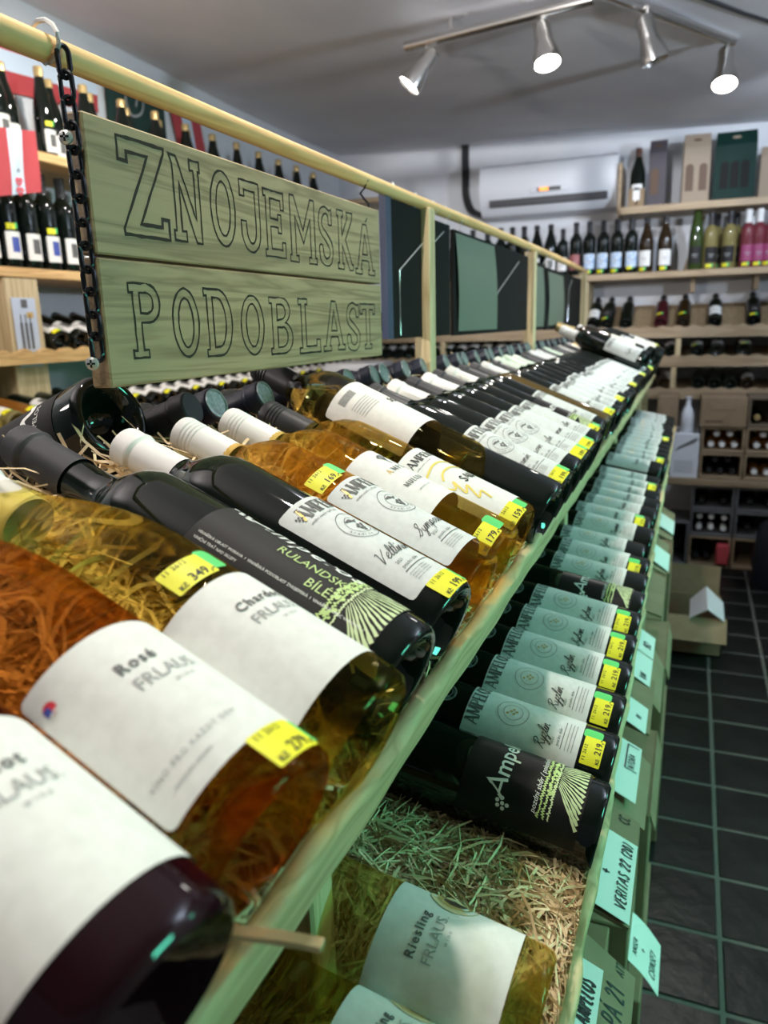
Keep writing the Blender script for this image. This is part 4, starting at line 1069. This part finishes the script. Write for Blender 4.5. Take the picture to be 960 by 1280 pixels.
for i, (ya, yb, x1) in enumerate(((.2, .70, -.06), (.71, 1.06, -.035), (1.07, 1.42, -.01), (1.43, 1.82, -.03), (1.83, 2.25, -.005), (2.26, 2.66, -.03), (2.67, 2.98, -.02))):
    carton('brown carton on the floor under the deck, %s from the near end' % nth(i + 1), x1, ya, yb, -1.328, -1.08, depth=.32)
c = card_on(None, -.036, .015, .985, 1.085, -.920, -.975, [('t', 'CSINSE1', .015, .010, .012, .1), ('t', '+', .04, .032, .012, 0), ('t', 'AMSER', .02, .050, .009, .1)], bend=.006, label='card in a clear sleeve sticking out low over the aisle')

# ---------------------------------------------------------------- back wall: plank shelves, racks, goods
bs = thing('back_shelf', 'pine shelves and sloping racks along the white back wall', 'shelf unit', (-.6, 4.75, 0))
MB().box((-.42, 4.60, .563), (1.2, 4.88, .600), TH, bev=.003).build('top_shelf', pine_x, bs, smooth=False)
MB().box((-1.75, 4.59, .217), (1.2, 4.88, .252), TH, bev=.003).build('bottle_shelf', pine_x, bs, smooth=False)
MB().box((-.44, 4.66, .56), (-.425, 4.895, .84), TH).build('shelf_side', pine_x, bs, smooth=False)
for x in (-1.2, -.02, .30, .8):
    MB().box((x - .012, 4.70, .14), (x + .012, 4.895, .215), TH).build('shelf_bracket', pine_dull, bs, smooth=False)
MB().tube([P(.015, 4.885, .56), P(-.07, 4.885, .26)], .012, 6).build('shelf_strut', pine_dull, bs)
RK = [(-.045, -.105, 30), (-.205, -.265, 13), (-.385, -.445, 11)]
for k, (zt, zb, an) in enumerate(RK):
    n = 150; vs = []; fs = []
    for i in range(n + 1):
        x = -2.1 + 3.2 * i / n; h = zt + .006 * cos(2 * pi * x / .082)
        vs += [P(x, 4.60, zb), P(x, 4.60, h), P(x, 4.625, h), P(x, 4.625, zb)]
    for i in range(n):
        for q in range(4): fs.append((4 * i + q, 4 * i + (q + 1) % 4, 4 * i + 4 + (q + 1) % 4, 4 * i + 4 + q))
    MB().add(vs, fs).build('rack_lip', pine_x, bs, smooth=False)
    M = TH @ Matrix.Translation((0, 4.625, zb + .03)) @ Matrix.Rotation(R(an), 4, 'X')
    MB().box((-2.1, 0, -.012), (1.1, .29, 0), M).build('rack_bed', pine_dull, bs, smooth=False)
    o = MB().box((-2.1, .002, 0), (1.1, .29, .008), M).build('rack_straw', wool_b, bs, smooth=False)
for x, z0, z1 in ((-.59, -.45, .217), (-.075, -.262, -.11), (-.09, -.44, -.265), (.42, -.26, -.1), (-1.45, -.44, .2)):
    MB().box((x - .014, 4.605, z0), (x + .014, 4.88, z1), TH, bev=.002).build('rack_divider', pine_up, bs, smooth=False)


def std(kind, glass, cap, lab=None, style='foil', **k): return spec(kind, glass, cap, style, lab, low=True, **k)


G2 = 'bottles standing on the back wall shelf'
row2 = [(-1.45, 'dk'), (-1.36, 'dk'), (-1.27, 'dk'), (-1.18, 'dk'), (-1.10, 'dk'), (-1.03, 'dk'), (-.96, 'dk'), (-.885, 'wh'), (-.805, 'wh'), (-.735, 'sm'), (-.66, 'ma'), (-.585, 'bl'), (-.508, 'bl'), (-.432, 'bl'), (-.355, 'co'), (-.275, 'bu'), (-.178, 'bu'), (-.018, 'ho'), (.055, 'pw'), (.085, 'pw'), (.148, 'pw'), (.180, 'pw'), (.235, 'pk'), (.262, 'pk'), (.290, 'pk'), (.345, 'pp'), (.42, 'pp'), (.50, 'dk'), (.58, 'dk')]
cnt = {}
for x, q in row2:
    cnt[q] = cnt.get(q, 0) + 1; nn = nth(cnt[q]); zz = .2525; yy = 4.66 + (.09 if x in (.085, .18, .262) else 0)
    if q == 'dk': sp, lb = std('bordeaux', dark_glass, foil_black), 'plain black bottle on the back shelf, %s of those' % nn
    if q == 'wh': sp, lb = std('burgundy', dark_glass, foil_black, ('square', 'g')), 'dark bottle with white label on the back shelf, %s of two' % nn
    if q == 'sm': sp, lb = std('bordeaux', dark_glass, foil_black, ('plain', 'w')), 'smaller dark bottle with pale label on the back shelf'
    if q == 'ma': sp, lb = std('bordeaux', dark_glass, foil_black, ('plain', 'maroon')), 'dark bottle with maroon label on the back shelf'
    if q == 'bl': sp, lb = std('bordeaux', dark_glass, foil_black, ('plain', 'blue'), price='199', dot=True), 'dark bottle with blue label on the back shelf, %s of three' % nn
    if q == 'co': sp, lb = std('bordeaux', dark_glass, foil_black, ('plain', 'blue'), price='199', st_z=.03), 'dark bottle with colourful label at the right of the blue ones'
    if q == 'bu': sp, lb = std('burgundy', brown_glass, foil_black, ('plain', 'w'), price='199'), 'slope-shouldered brown bottle with white label, %s of two on back shelf' % nn
    if q == 'ho': sp, lb = std('hock', green_glass, foil_black, ('plain', 'dark')), 'slender green bottle standing alone on the back shelf'
    if q == 'pw': sp, lb = std('bordeaux', pale_wine, foil_black, ('plain', 'dark'), 'long', price='199'), 'white wine bottle with tall black capsule on the back shelf, %s of four' % nn
    if q == 'pk': sp, lb = std('bordeaux', pink_wine, foil_white, ('plain', 'pink'), 'long', price='199'), 'rosé bottle with white capsule and magenta label, %s of three' % nn
    if q == 'pp': sp, lb = std('bordeaux', pink_wine, mat('pink_capsule', (.55, .2, .3), .4), ('plain', 'pink'), 'long', price='199'), 'rosé bottle with pink capsule on the back shelf, %s of two' % nn
    bottle(sp, stand(x, yy, zz, -pi / 2 + .2 * sin(x * 30), .88 if q == 'sm' else 1.04 if q == 'ho' else .98), lb, G2)
names3 = ['back wall rack, top row', 'back wall rack, middle row', 'back wall rack, bottom row']
rk_x = [[-1.98, -1.90, -1.82, -1.74, -.545, -.466, -.362, -.174, -.056, .105, .297, .425, .56, .70],
        [-1.99, -1.91, -1.83, -1.75, -1.67, -1.59, -1.51, -1.43, -1.35, -1.27, -1.19, -1.10, -1.02, -.94, -.86, -.78, -.70, -.555, -.472, -.390, -.305, -.230, -.107, .025, .125, .262, .445, .54],
        [.045, .128, .207, .297, .46, .55, -.20, -.40]]
for k, xs in enumerate(rk_x):
    zt, zb, an = RK[k]; a = R(an)
    for i, x in enumerate(sorted(xs)):
        nd = Vector((0, cos(a), sin(a))); up = Vector((0, -sin(a), cos(a)))
        base = Vector((x, 4.628, zb + .042)) + up * .040
        pick = (i * 7 + k * 3) % 5; lb_ = ['cream', 'w', 'w', 'cream', 'w'][pick]
        if k == 0: sp = [std('bordeaux', dark_glass, foil_black, ('plain', 'dark'), price='199'), std('bordeaux', brown_glass, foil_black, price='199', st_z=.05), std('bordeaux', dark_glass, foil_black), std('bordeaux', dark_glass, foil_black, ('plain', 'w')), std('bordeaux', mat('plum_glass', (.05, .008, .012), .06), foil_black, price='199', st_z=.05)][pick]
        elif k == 1: sp = std('burgundy' if pick % 2 else 'bordeaux', dark_glass, foil_white if pick == 2 else foil_black, ('plain', lb_), price='199' if x > -.1 and i % 2 else None, st_z=.022)
        else: sp = std('bordeaux', [dark_glass, brown_glass, dark_glass, brown_glass, dark_glass][pick], foil_black, ('plain', 'w') if i == 5 else None)
        bottle(sp, lay(base, nd, up, random.uniform(-.2, .2)), 'dark bottle lying foot out, %s, %s from left' % (names3[k], nth(i + 1)), names3[k])


# gift boxes on the highest shelf
def gift(lab, x0, x1, y0, z1, m, wins, lean=0.0, dep=.085, handle=True):
    t = thing('gift_box', lab, 'gift box', ((x0 + x1) / 2, y0, .600 + H), 'gift boxes on the top shelf')
    zz = z1 - .6; M = Matrix.Translation(((x0 + x1) / 2, y0, .6005 + H)) @ Matrix.Rotation(lean, 4, 'Z'); w2 = (x1 - x0) / 2
    vs = [(-w2, 0, 0), (w2, 0, 0), (w2, dep, 0), (-w2, dep, 0), (-w2 * .98, dep * .1, zz * .8), (w2 * .98, dep * .1, zz * .8), (w2 * .98, dep * .9, zz * .8), (-w2 * .98, dep * .9, zz * .8), (-w2 * .95, dep * .45, zz), (w2 * .95, dep * .45, zz), (w2 * .95, dep * .55, zz), (-w2 * .95, dep * .55, zz)]
    fs = [(0, 3, 2, 1), (0, 1, 5, 4), (1, 2, 6, 5), (2, 3, 7, 6), (3, 0, 4, 7), (4, 5, 9, 8), (5, 6, 10, 9), (6, 7, 11, 10), (7, 4, 8, 11), (8, 9, 10, 11)]
    MB().add([M @ Vector(v) for v in vs], fs).build('box_body', m, t, smooth=False)
    for c in wins:
        ww = .020; h0, h1 = .06 * zz / .34, .165 * zz / .34 * 1.05
        pts = [(c - ww, h0), (c + ww, h0), (c + ww, h1)] + [(c + ww * cos(q * pi / 8), h1 + ww * sin(q * pi / 8)) for q in range(1, 8)] + [(c - ww, h1)]
        f = lambda x, z, o: M @ Vector((x, dep * .1 * z / (zz * .8) - o, z))
        n = len(pts)
        MB().add([f(x, z, .0006) for x, z in pts] + [f(x, z, .0022) for x, z in pts], [tuple(range(n, 2 * n))] + [(q, (q + 1) % n, n + (q + 1) % n, n + q) for q in range(n)]).build('box_window', ink_brown if m is not box_green else dark_in, t, smooth=False)
    if handle:
        pts = [(.022 * cos(q * pi / 6), .007 * sin(q * pi / 6)) for q in range(12)]
        zc = zz * .91; f = lambda x, z: M @ Vector((x, dep * (.1 + .35 * (z - zz * .8) / (zz * .2)) - .001, z))
        MB().add([f(x, zc + z) for x, z in pts], [tuple(range(12))]).build('handle_hole', ink_brown if m is not box_green else box_tan, t, smooth=False)
    return t


gift('dark plum single-bottle gift box on the highest back shelf', -.285, -.192, 4.66, .940, box_plum, [-.012])
gift('tan two-bottle gift box with arched windows on the highest shelf', -.108, .028, 4.66, .950, box_tan, [-.034, .034], .12)
gift('large dark green gift box with handle hole on the highest shelf', .045, .250, 4.67, .945, box_green, [-.05, 0.0, .05])
gift('brown carton gift box at the right end of the highest shelf', .270, .40, 4.70, .86, box_tan, [])
t = thing('gift_box', 'small kraft holder with a dark bottle under a foil top', 'gift box', (-.34, 4.70, .6 + H), 'gift boxes on the top shelf')
MB().box((-.385, 4.665, .6005), (-.300, 4.75, .700), TH, bev=.003).build('box_body', carton_m, t, smooth=False)
MB().box((-.360, 4.663, .640), (-.325, 4.6655, .690), TH).build('box_window', sheet, t, smooth=False)
bottle(std('burgundy', dark_glass, mat('crinkled_brown_foil', (.10, .045, .03), .5, bump=(90, 1, .01)), ('square', 'g'), 'long'), stand(-.342, 4.705, .612, -pi / 2, 1.0), 'dark bottle with brown foil top in the kraft holder', None)

# air conditioner, its pipe and the ceiling spots
ac = thing('air_conditioner', 'white wall air conditioner with dark louvre and orange display', 'air conditioner', (-.84, 4.8, .65 + H))
prof = [(4.9, .905), (4.73, .905), (4.70, .89), (4.685, .80), (4.69, .73), (4.715, .665), (4.76, .625), (4.9, .620)]
n = len(prof); MB().add([P(x, y, z) for x in (-1.24, -.45) for y, z in prof], [tuple(range(n))[::-1], tuple(range(n, 2 * n))] + [(q, (q + 1) % n, n + (q + 1) % n, n + q) for q in range(n)]).build('ac_body', plastic_w, ac, angle=30)
MB().box((-1.18, 4.690, .668), (-.50, 4.715, .708), TH, bev=.003).build('vent', vent_m, ac, smooth=False)
for z in (.674, .688, .700): MB().box((-1.17, 4.684, z), (-.51, 4.692, z + .004), TH).build('louvre', crate_grey, ac, smooth=False)
MB().box((-.935, 4.681, .728), (-.715, 4.688, .760), TH, bev=.003).build('display_panel', plastic_w, ac, smooth=False)
MB().box((-.895, 4.679, .734), (-.760, 4.682, .754), TH).build('display', ink_mid, ac, smooth=False)
MB().box((-.880, 4.677, .736), (-.830, 4.680, .753), TH).build('display_light', led_o, ac, smooth=False)
mb = MB()
for dx in (0, .022):
    mb.tube(smooth_line([tuple(P(-1.392 + dx, 4.88, 1.08)), tuple(P(-1.39 + dx, 4.88, .9)), tuple(P(-1.385 + dx, 4.87, .78)), tuple(P(-1.35 + dx, 4.86, .69)), tuple(P(-1.28 + dx, 4.85, .652)), tuple(P(-1.2, 4.84, .645))], 4), .013, 8)
tag(mb.build('conduit', rubber), 'black twin pipe running from the ceiling down to the air conditioner', 'pipe')
tag(MB().tube([P(-.10, 2.85, ceil_z(-.1) - .02), P(.08, 3.10, ceil_z(.08) - .02), P(.6, 3.75, ceil_z(.6) - .02)], .008, 8).build('ceiling_cable', rubber), 'thin dark cable along the ceiling at upper right', 'cable')
fx = thing('ceiling_spot_track', 'brushed steel zigzag ceiling bar with four swivelling spots', 'ceiling light', (-.33, 2.75, 1.0 + H))
PT = [(-1.04, 2.885, .985), (-.36, 2.76, .985), (.066, 3.36, .980)]
MB().tube([P(*PT[0]), P(*PT[1])], .017, 10).build('light_bar', chrome, fx); MB().tube([P(-.36, 2.66, .982), P(*PT[2])], .017, 10).build('light_bar', chrome, fx)
MB().lathe([(0, 0), (.05, 0), (.05, .03), (0, .03)], 20, TH @ Matrix.Translation((-.36, 2.72, .99))).build('ceiling_mount', chrome, fx)
for x, y in ((-.86, 2.855), (0.0, 3.25)): MB().tube([P(x, y, .985), P(x, y, ceil_z(x) - .01)], .008, 8).build('standoff', chrome, fx)
SC = Matrix.Scale(1.45, 4)
for (x, y, z), d in (((-.955, 2.87, .985), (-.55, -.28, -.72)), ((-.525, 2.795, .985), (.22, -.3, -.95)), ((-.205, 2.88, .98), (.30, .10, -.9)), ((.045, 3.33, .98), (.02, -.42, -.9))):
    dv = Vector(d).normalized(); p0 = Vector((x, y, z - .065))
    MB().tube([P(x, y, z), P(*p0)], .009, 8).build('spot_stem', chrome, fx)
    q = dv.to_track_quat('Z', 'Y').to_matrix().to_4x4(); M = TH @ Matrix.Translation(p0 - dv * .04) @ q @ SC
    h = MB().lathe([(0, 0), (.016, 0), (.019, .006), (.020, .045), (.022, .052), (.031, .085), (.032, .098), (.029, .099), (.027, .090)], 20, M).build('spot_head', chrome, fx)
    lit = not (x > -.3 and x < 0)
    MB().lathe([(0, .0925), (.027, .0925), (.027, .0885), (0, .0885)], 20, M).build('lamp_glass', lamp_e if lit else dark_in, h)
    if lit:
        spot('spot_lamp', p0 + dv * .11, p0 + dv, 11, size=95, rad=.025, color=(1, .95, .88))

# ---------------------------------------------------------------- back right: stacked boxes and crates
GB = 'boxes stacked under the back racks'


def open_crate(lab, x0, x1, z0, z1, m, y0=4.30, dep=.30, th=.012, caps=None, glass=None, capm=None):
    t = thing('crate', lab, 'crate', ((x0 + x1) / 2, y0, z0 + H), GB)
    for nm, lo, hi in (('crate_base', (x0, y0, z0), (x1, y0 + dep, z0 + th)), ('crate_top', (x0, y0, z1 - th), (x1, y0 + dep, z1)), ('crate_side', (x0, y0, z0 + th), (x0 + th, y0 + dep, z1 - th)), ('crate_side', (x1 - th, y0, z0 + th), (x1, y0 + dep, z1 - th)), ('crate_back', (x0 + th, y0 + dep - .01, z0 + th), (x1 - th, y0 + dep, z1 - th))):
        MB().box(lo, hi, TH, bev=.002).build(nm, m, t, smooth=False)
    if caps:
        for i, (fx_, fz_) in enumerate(caps):
            x = x0 + (x1 - x0) * fx_; z = z0 + (z1 - z0) * fz_
            bottle(std('bordeaux', glass, capm), lay((x, y0 + .31, z), (0, -1, 0), (0, 0, 1), 0, .93), 'bottle neck out of the %s, %s from left' % (lab.split(' holding')[0], nth(i + 1)), GB + ' bottles')
    return t


def closed_box(nm, lab, x0, x1, z0, z1, m, y0=4.30, dep=.30):
    t = thing(nm, lab, 'box', ((x0 + x1) / 2, y0, z0 + H), GB)
    MB().box((x0, y0, z0), (x1, y0 + dep, z1), TH, bev=.003).build('box_body', m, t, smooth=False); return t


five = [(.24, .28), (.5, .27), (.78, .28), (.36, .72), (.66, .72)]
MB().box((-.09, 4.28, -.875), (1.0, 4.62, -.840), TH, bev=.003).build('low_shelf', pine_dull, bs, smooth=False)
closed_box('tan_carton', 'narrow tan carton at the left under the racks', -.155, -.050, -.838, -.405, carton_m, 4.34, .25)
t = closed_box('white_carton', 'white carton with a dark leafy sketch on its front', -.072, .068, -.838, -.600, plastic_w, 4.30)
p = Print()
for k in range(9): p.line(ink_mid, [(-.045 + k * .011, .150 + k * .004), (-.030 + k * .010, .165 + k * .006), (-.015 + k * .011, .168 + k * .005)], [.002, .007, .001])
p.line(ink_mid, [(-.05, .145), (.06, .205)], .003)
for k in range(5): p.rect(ink_grey, -.05, .03 + k * .014, .045, .034 + k * .014)
for nm, me in p.meshes(lambda u, v: P(-.002 + u, 4.299, -.838 + v)): link('printed_sketch', me, t)
tag(MB().lathe([(0, 0), (.03, 0), (.034, .006), (.034, .10), (.022, .13), (.013, .145), (.013, .18), (.019, .183), (.019, .19), (0, .19)], 20, TH @ Matrix.Translation((.0, 4.36, -.60))).build('white_jug', plastic_w), 'pale plastic jug standing on the white carton', 'jug')
t = closed_box('brown_carton', 'brown carton with a dark printed line under the racks', .062, .285, -.558, -.405, carton_m, 4.29)
p = Print(); p.rect(ink_brown, -.085, .022, .0, .032); p.rect(carton_d, -.06, .085, .06, .088)
for nm, me in p.meshes(lambda u, v: P(.173 + u, 4.2892, -.558 + v)): link('printed_line', me, t)
open_crate('upper left amber bottle crate holding five white caps', .075, .285, -.695, -.562, pine_dull, caps=five, glass=amber_glass, capm=foil_white)
open_crate('upper right amber bottle crate holding five pale caps', .290, .520, -.695, -.562, pine_dull, caps=five, glass=amber_glass, capm=foil_white)
open_crate('dark bottle crate holding five black caps', .075, .285, -.836, -.700, pine_dull, caps=five, glass=dark_glass, capm=foil_black)
open_crate('lower right amber bottle crate holding pale caps', .290, .520, -.836, -.700, pine_dull, caps=five[:3], glass=amber_glass, capm=foil_white)
open_crate('upper dark box crate holding shadowed bottle at right', .290, .52, -.558, -.405, carton_d, dep=.28, caps=[(.2, .3)], glass=dark_glass, capm=foil_gold)
open_crate('grey crate under the low shelf holding dark bottles', .050, .262, -1.010, -.880, crate_grey, caps=[(.25, .35), (.75, .35)], glass=brown_glass, capm=foil_black)
open_crate('right grey crate under the low shelf holding bottles', .268, .50, -1.010, -.880, crate_grey, caps=[(.3, .4), (.7, .4)], glass=dark_glass, capm=foil_black)
open_crate('black crate holding six bright white caps', .050, .262, -1.155, -1.014, crate_grey, caps=[(.22, .30), (.5, .30), (.8, .28), (.22, .72), (.5, .72), (.8, .70)], glass=dark_glass, capm=foil_white)
open_crate('right grey crate on the floor stack holding bottles', .268, .50, -1.155, -1.014, crate_grey, caps=[(.3, .4)], glass=dark_glass, capm=foil_black)
open_crate('floor crate beside red cloth holding dark bottles', .050, .262, -1.329, -1.158, pine_dull, caps=[(.2, .3), (.45, .3)], glass=dark_glass, capm=foil_black)
open_crate('floor crate at far right holding dark bottle', .268, .50, -1.329, -1.158, pine_dull, caps=[(.7, .4)], glass=dark_glass, capm=foil_black)
open_crate('dark floor crate next to the display holding nothing', -.10, .046, -1.329, -1.085, crate_grey)
tag(MB().box((.19, 4.255, -1.30), (.255, 4.31, -1.19), TH, bev=.008).build('red_packet', red_cloth), 'red packet in the floor crate by the back wall', 'packet')
prf = [(0, 0), (.10, .0), (.115, .05), (.12, .15), (.115, .25), (.09, .32), (.05, .36), (.03, .38), (.045, .41), (0, .415)]
mb = MB().lathe(prf, 24, TH @ Matrix.Translation((.47, 4.05, -1.33)))
mb.v = [tuple(Vector(v) + Vector((.012 * sin(v[2] * 37 + v[1] * 40), .012 * cos(v[2] * 29 + v[0] * 45), 0))) for v in mb.v]
tag(mb.build('rubbish_bag', bag_m), 'dark blue tied bag on the floor at the right edge', 'bag')
# open carton on the floor with a folded white sheet in it
oc = thing('open_carton', 'open brown carton on the floor tiles with raised back flap', 'carton', (.09, 3.2, 0))
x0, x1, ya, yb = -.03, .185, 3.08, 3.36
for lo, hi, nm in (((x0, ya, -1.328), (x1, ya + .004, -1.165), 'carton_front'), ((x0, yb - .004, -1.328), (x1, yb, -1.165), 'carton_back'), ((x0, ya, -1.328), (x0 + .004, yb, -1.165), 'carton_side'), ((x1 - .004, ya, -1.328), (x1, yb, -1.165), 'carton_side'), ((x0, ya, -1.328), (x1, yb, -1.322), 'carton_base')):
    MB().box(lo, hi, TH).build(nm, carton_m, oc, smooth=False)
MB().box((x0, 0, 0), (x1 - .01, .004, .125), TH @ Matrix.Translation((0, yb, -1.165)) @ Matrix.Rotation(R(-8), 4, 'X')).build('carton_flap', carton_m, oc, smooth=False)
MB().box((x0 + .01, -.115, 0), (x1 + .012, 0, .004), TH @ Matrix.Translation((0, ya, -1.165)) @ Matrix.Rotation(R(38), 4, 'X')).build('carton_flap', carton_m, oc, smooth=False)
MB().box((0, ya, 0), (.08, yb, .004), TH @ Matrix.Translation((x0 - .004, 0, -1.165)) @ Matrix.Rotation(R(195), 4, 'Y')).build('carton_flap', carton_m, oc, smooth=False)
vs = []
for d in (0, -.003):
    vs += [P(.060, 3.06, -1.165 + d), P(.125, 3.045, -1.115 + d), P(.188, 3.06, -1.165 + d), P(.060, 3.24, -1.150 + d), P(.120, 3.27, -1.095 + d), P(.188, 3.24, -1.150 + d)]
tag(MB().add(vs, [(0, 1, 4, 3), (1, 2, 5, 4), (6, 9, 10, 7), (7, 10, 11, 8), (0, 6, 7, 1), (1, 7, 8, 2), (3, 4, 10, 9), (4, 5, 11, 10), (0, 3, 9, 6), (2, 8, 11, 5)]).build('folded_sheet', plastic_w, smooth=False), 'white folded sheet like a little roof in the open carton', 'sheet')

# ---------------------------------------------------------------- left wall: shelves, racks, flags
ls = thing('left_wall_shelf', 'pine shelves and racks full of bottles along the left wall', 'shelf unit', (-2.1, 2.6, 0))
for z in (.205, .560): MB().box((-2.245, 1.0, z - .03), (-1.93, 4.4, z), TH, bev=.003).build('shelf_board', pine, ls, smooth=False)
for y0 in (.98, 1.77, 2.95, 4.3): MB().box((-2.245, y0, -1.33), (-1.935, y0 + .13, .175), TH, bev=.003).build('shelf_upright', pine_up, ls, smooth=False)
for (x1, zt, zb, dep, an, nm) in ((-1.90, -.045, -.085, .31, 18, 'upper'), (-1.74, -.265, -.305, .46, 10, 'lower')):
    n = 130; vs = []; fs = []
    for i in range(n + 1):
        y = 1.0 + 3.3 * i / n; h = zt + .007 * cos(2 * pi * y / .085)
        vs += [P(x1, y, zb), P(x1, y, h), P(x1 - .022, y, h), P(x1 - .022, y, zb)]
    for i in range(n):
        for q in range(4): fs.append((4 * i + q, 4 * i + 4 + q, 4 * i + 4 + (q + 1) % 4, 4 * i + (q + 1) % 4))
    MB().add(vs, fs).build('rack_lip', pine, ls, smooth=False)
    MB().box((-dep, 1.0, -.01), (0, 4.3, 0), TH @ Matrix.Translation((x1 - .022, 0, zb + .02)) @ Matrix.Rotation(R(an), 4, 'Y')).build('rack_bed', pine_dull, ls, smooth=False)
    y = 1.06 if nm == 'lower' else 1.95; i = 0
    while y < 4.2:
        if not any(a - .04 < y < a + .17 for a in (1.77, 2.95)) or nm == 'lower':
            i += 1; a = R(an); nd = Vector((-cos(a), 0, sin(a))); up = Vector((sin(a), 0, cos(a)))
            base = Vector((x1 - .025, y, zb + .023)) + up * .040
            if nm == 'upper': sp = std('bordeaux', dark_glass, foil_black, ('square', 'g'), price='9' if i % 4 == 1 else None, st_z=.02)
            else: sp = std('bordeaux', [yellow_wine, pale_wine, amber_glass][i % 3], foil_gold, ('plain', 'w') if i % 2 else None, price='9', st_z=.03) if y < 1.75 else std('bordeaux', dark_glass, foil_black, ('square', 'g'), price='9' if i % 2 else None, st_z=.015)
            bottle(sp, lay(base, nd, up, -.1), '%s bottle lying on the %s left wall rack, %s from the near end' % ('yellow wine' if nm == 'lower' and y < 1.75 else 'dark', nm, nth(i)), 'bottles on the %s left rack' % nm)
        y += .088
i = 0; y = 1.56
while y < 4.25:
    i += 1
    bottle(std('bordeaux', dark_glass, foil_black, ('square', 'b' if i % 2 else 'g'), price='9' if i % 2 else None, st_z=.125), stand(-2.03, y, .2055, 0.0, 1.03), 'dark bottle with square white label on lower left shelf, %s from near end' % nth(i), 'bottles on the lower left shelf')
    y += .083
i = 0; y = 1.62
while y < 4.25:
    i += 1; gold = y > 1.75
    bottle(std('sekt' if i % 3 else 'hock', dark_glass, foil_gold if gold else foil_black, ('square', 'g') if i < 14 else None, 'long', price='9' if i % 3 == 0 else None, st_z=.13), stand(-2.03 - (.06 if i % 2 else 0), y, .5605, 0.0, .90 if i % 3 else .86), 'dark bottle with gold foil on upper left shelf, %s from near end' % nth(i), 'bottles on the upper left shelf')
    y += .098


def flag(lab, pts, mats, nm='flag', wave=.012, writing=False):
    """cloth between four corners (top near, top far, bottom far, bottom near) with three upright or level stripes"""
    t = thing(nm, lab, 'flag', pts[3]); a, b, c, d = [Vector(q) for q in pts]; N = (b - a).cross(d - a).normalized()
    k = len(mats)
    for s in range(k):
        mb = MB(); n = 6; m_ = 10
        for i in range(n + 1):
            u = (s + i / n) / k
            for j in range(m_ + 1):
                v = j / m_; q = (a * (1 - u) + b * u) * (1 - v) + (d * (1 - u) + c * u) * v
                mb.v.append(tuple(q + N * wave * (sin(u * 9 + v * 3) * (.3 + v)) ))
        for i in range(n):
            for j in range(m_): z = i * (m_ + 1) + j; mb.f.append((z, z + m_ + 1, z + m_ + 2, z + 1)); mb.mi.append(0)
        mb.build('stripe', mats[s], t)
    if writing:
        p = Print(); p.text(ink_mid, 'I', -.008, .020, .02); p.text(ink_mid, 'Rakousko', 0, 0, .020, T=lambda x, y: (-.010 + y, -.030 + x * .9))
        for z in (-.055, -.082):
            p.line(ink_red, smooth_line([(0, z - .011), (-.011, z + .002), (-.006, z + .009), (0, z + .004), (.006, z + .009), (.011, z + .002), (0, z - .011)], 3), .006)
        ctr = (a + b + c + d) / 4; ux = (b - a).normalized()
        for q, me in p.meshes(lambda u, v: ctr + ux * u + Vector((0, 0, v)) + N * .006 + Vector((.006, 0, 0))): link('flag_print', me, t)
    return t


flag('small red and white striped flag hanging before the left shelf bottles', [P(-1.90, 1.77, .585), P(-1.90, 1.935, .605), P(-1.90, 1.925, .43), P(-1.90, 1.755, .395)], [red_cloth, white_cloth, red_cloth], writing=True, wave=.005)
t = flag('long red and white banner behind the tallest left shelf bottles', [P(-2.235, 1.5, .99), P(-2.235, 1.5, .76), P(-2.235, 2.62, .85), P(-2.235, 2.62, 1.03)], [red_cloth, white_cloth, red_cloth], wave=.002)
flag('diagonal red and white striped flag on the left wall beyond the green banner', [P(-2.235, 3.07, 1.02), P(-2.235, 3.30, 1.02), P(-2.235, 3.36, .70), P(-2.235, 3.16, .70)], [red_cloth, white_cloth, red_cloth], wave=.003)
t = flag('dark green banner with pale script letter on the left wall', [P(-2.235, 2.67, 1.05), P(-2.235, 3.04, 1.05), P(-2.235, 3.04, .66), P(-2.235, 2.67, .66)], [green_cloth], wave=.002)
p = Print(); p.line(ink_grey, smooth_line([(.05, .06), (.02, .09), (-.03, .06), (-.05, 0), (-.02, -.05), (.04, -.03), (.06, .02), (.03, .03), (.01, -.01)], 5), .010)
for nm, me in p.meshes(lambda u, v: P(-2.228, 2.83 + u, .93 + v)): link('script_mark', me, t)
ps = thing('poster', 'pale bottle poster pinned on the left shelf upright', 'poster', P(-1.93, 1.82, -.09))
MB().box((-1.934, 1.785, -.095), (-1.931, 1.875, .115), TH).build('poster_sheet', mat('pale_blue_poster', (.52, .58, .68), .5), ps, smooth=False)
p = Print(); p.rect(ink_mid, -.012, .075, .012, .100)
for k in range(3): p.rect(ink_mid, -.025 + k * .018, -.05, -.015 + k * .018, .03); p.rect(ink_mid, -.022 + k * .018, .03, -.018 + k * .018, .055)
p.rect(ink_tan, .005, .045, .03, .062); p.rect(ink_sand, -.035, -.09, .035, -.06)
for nm, me in p.meshes(lambda u, v: P(-1.9300, 1.83 + u, .01 + v)): link('poster_print', me, ps)
# things half hidden between the island and the back wall
tag(MB().box((-1.66, 3.32, -.4995), (-1.40, 3.66, -.17), TH, bev=.02).build('white_bag', plastic_w), 'white packed bag seen under the sign by the first post', 'bag')
tag(MB().box((-1.68, 3.30, -1.329), (-1.36, 3.72, -.50), TH, bev=.006).build('kraft_carton', carton_m), 'tall brown carton behind the island, under the white bag', 'carton')
MB().box((-2.24, 4.60, .745), (-1.80, 4.89, .775), TH, bev=.003).build('corner_shelf', pine_x, bs, smooth=False)
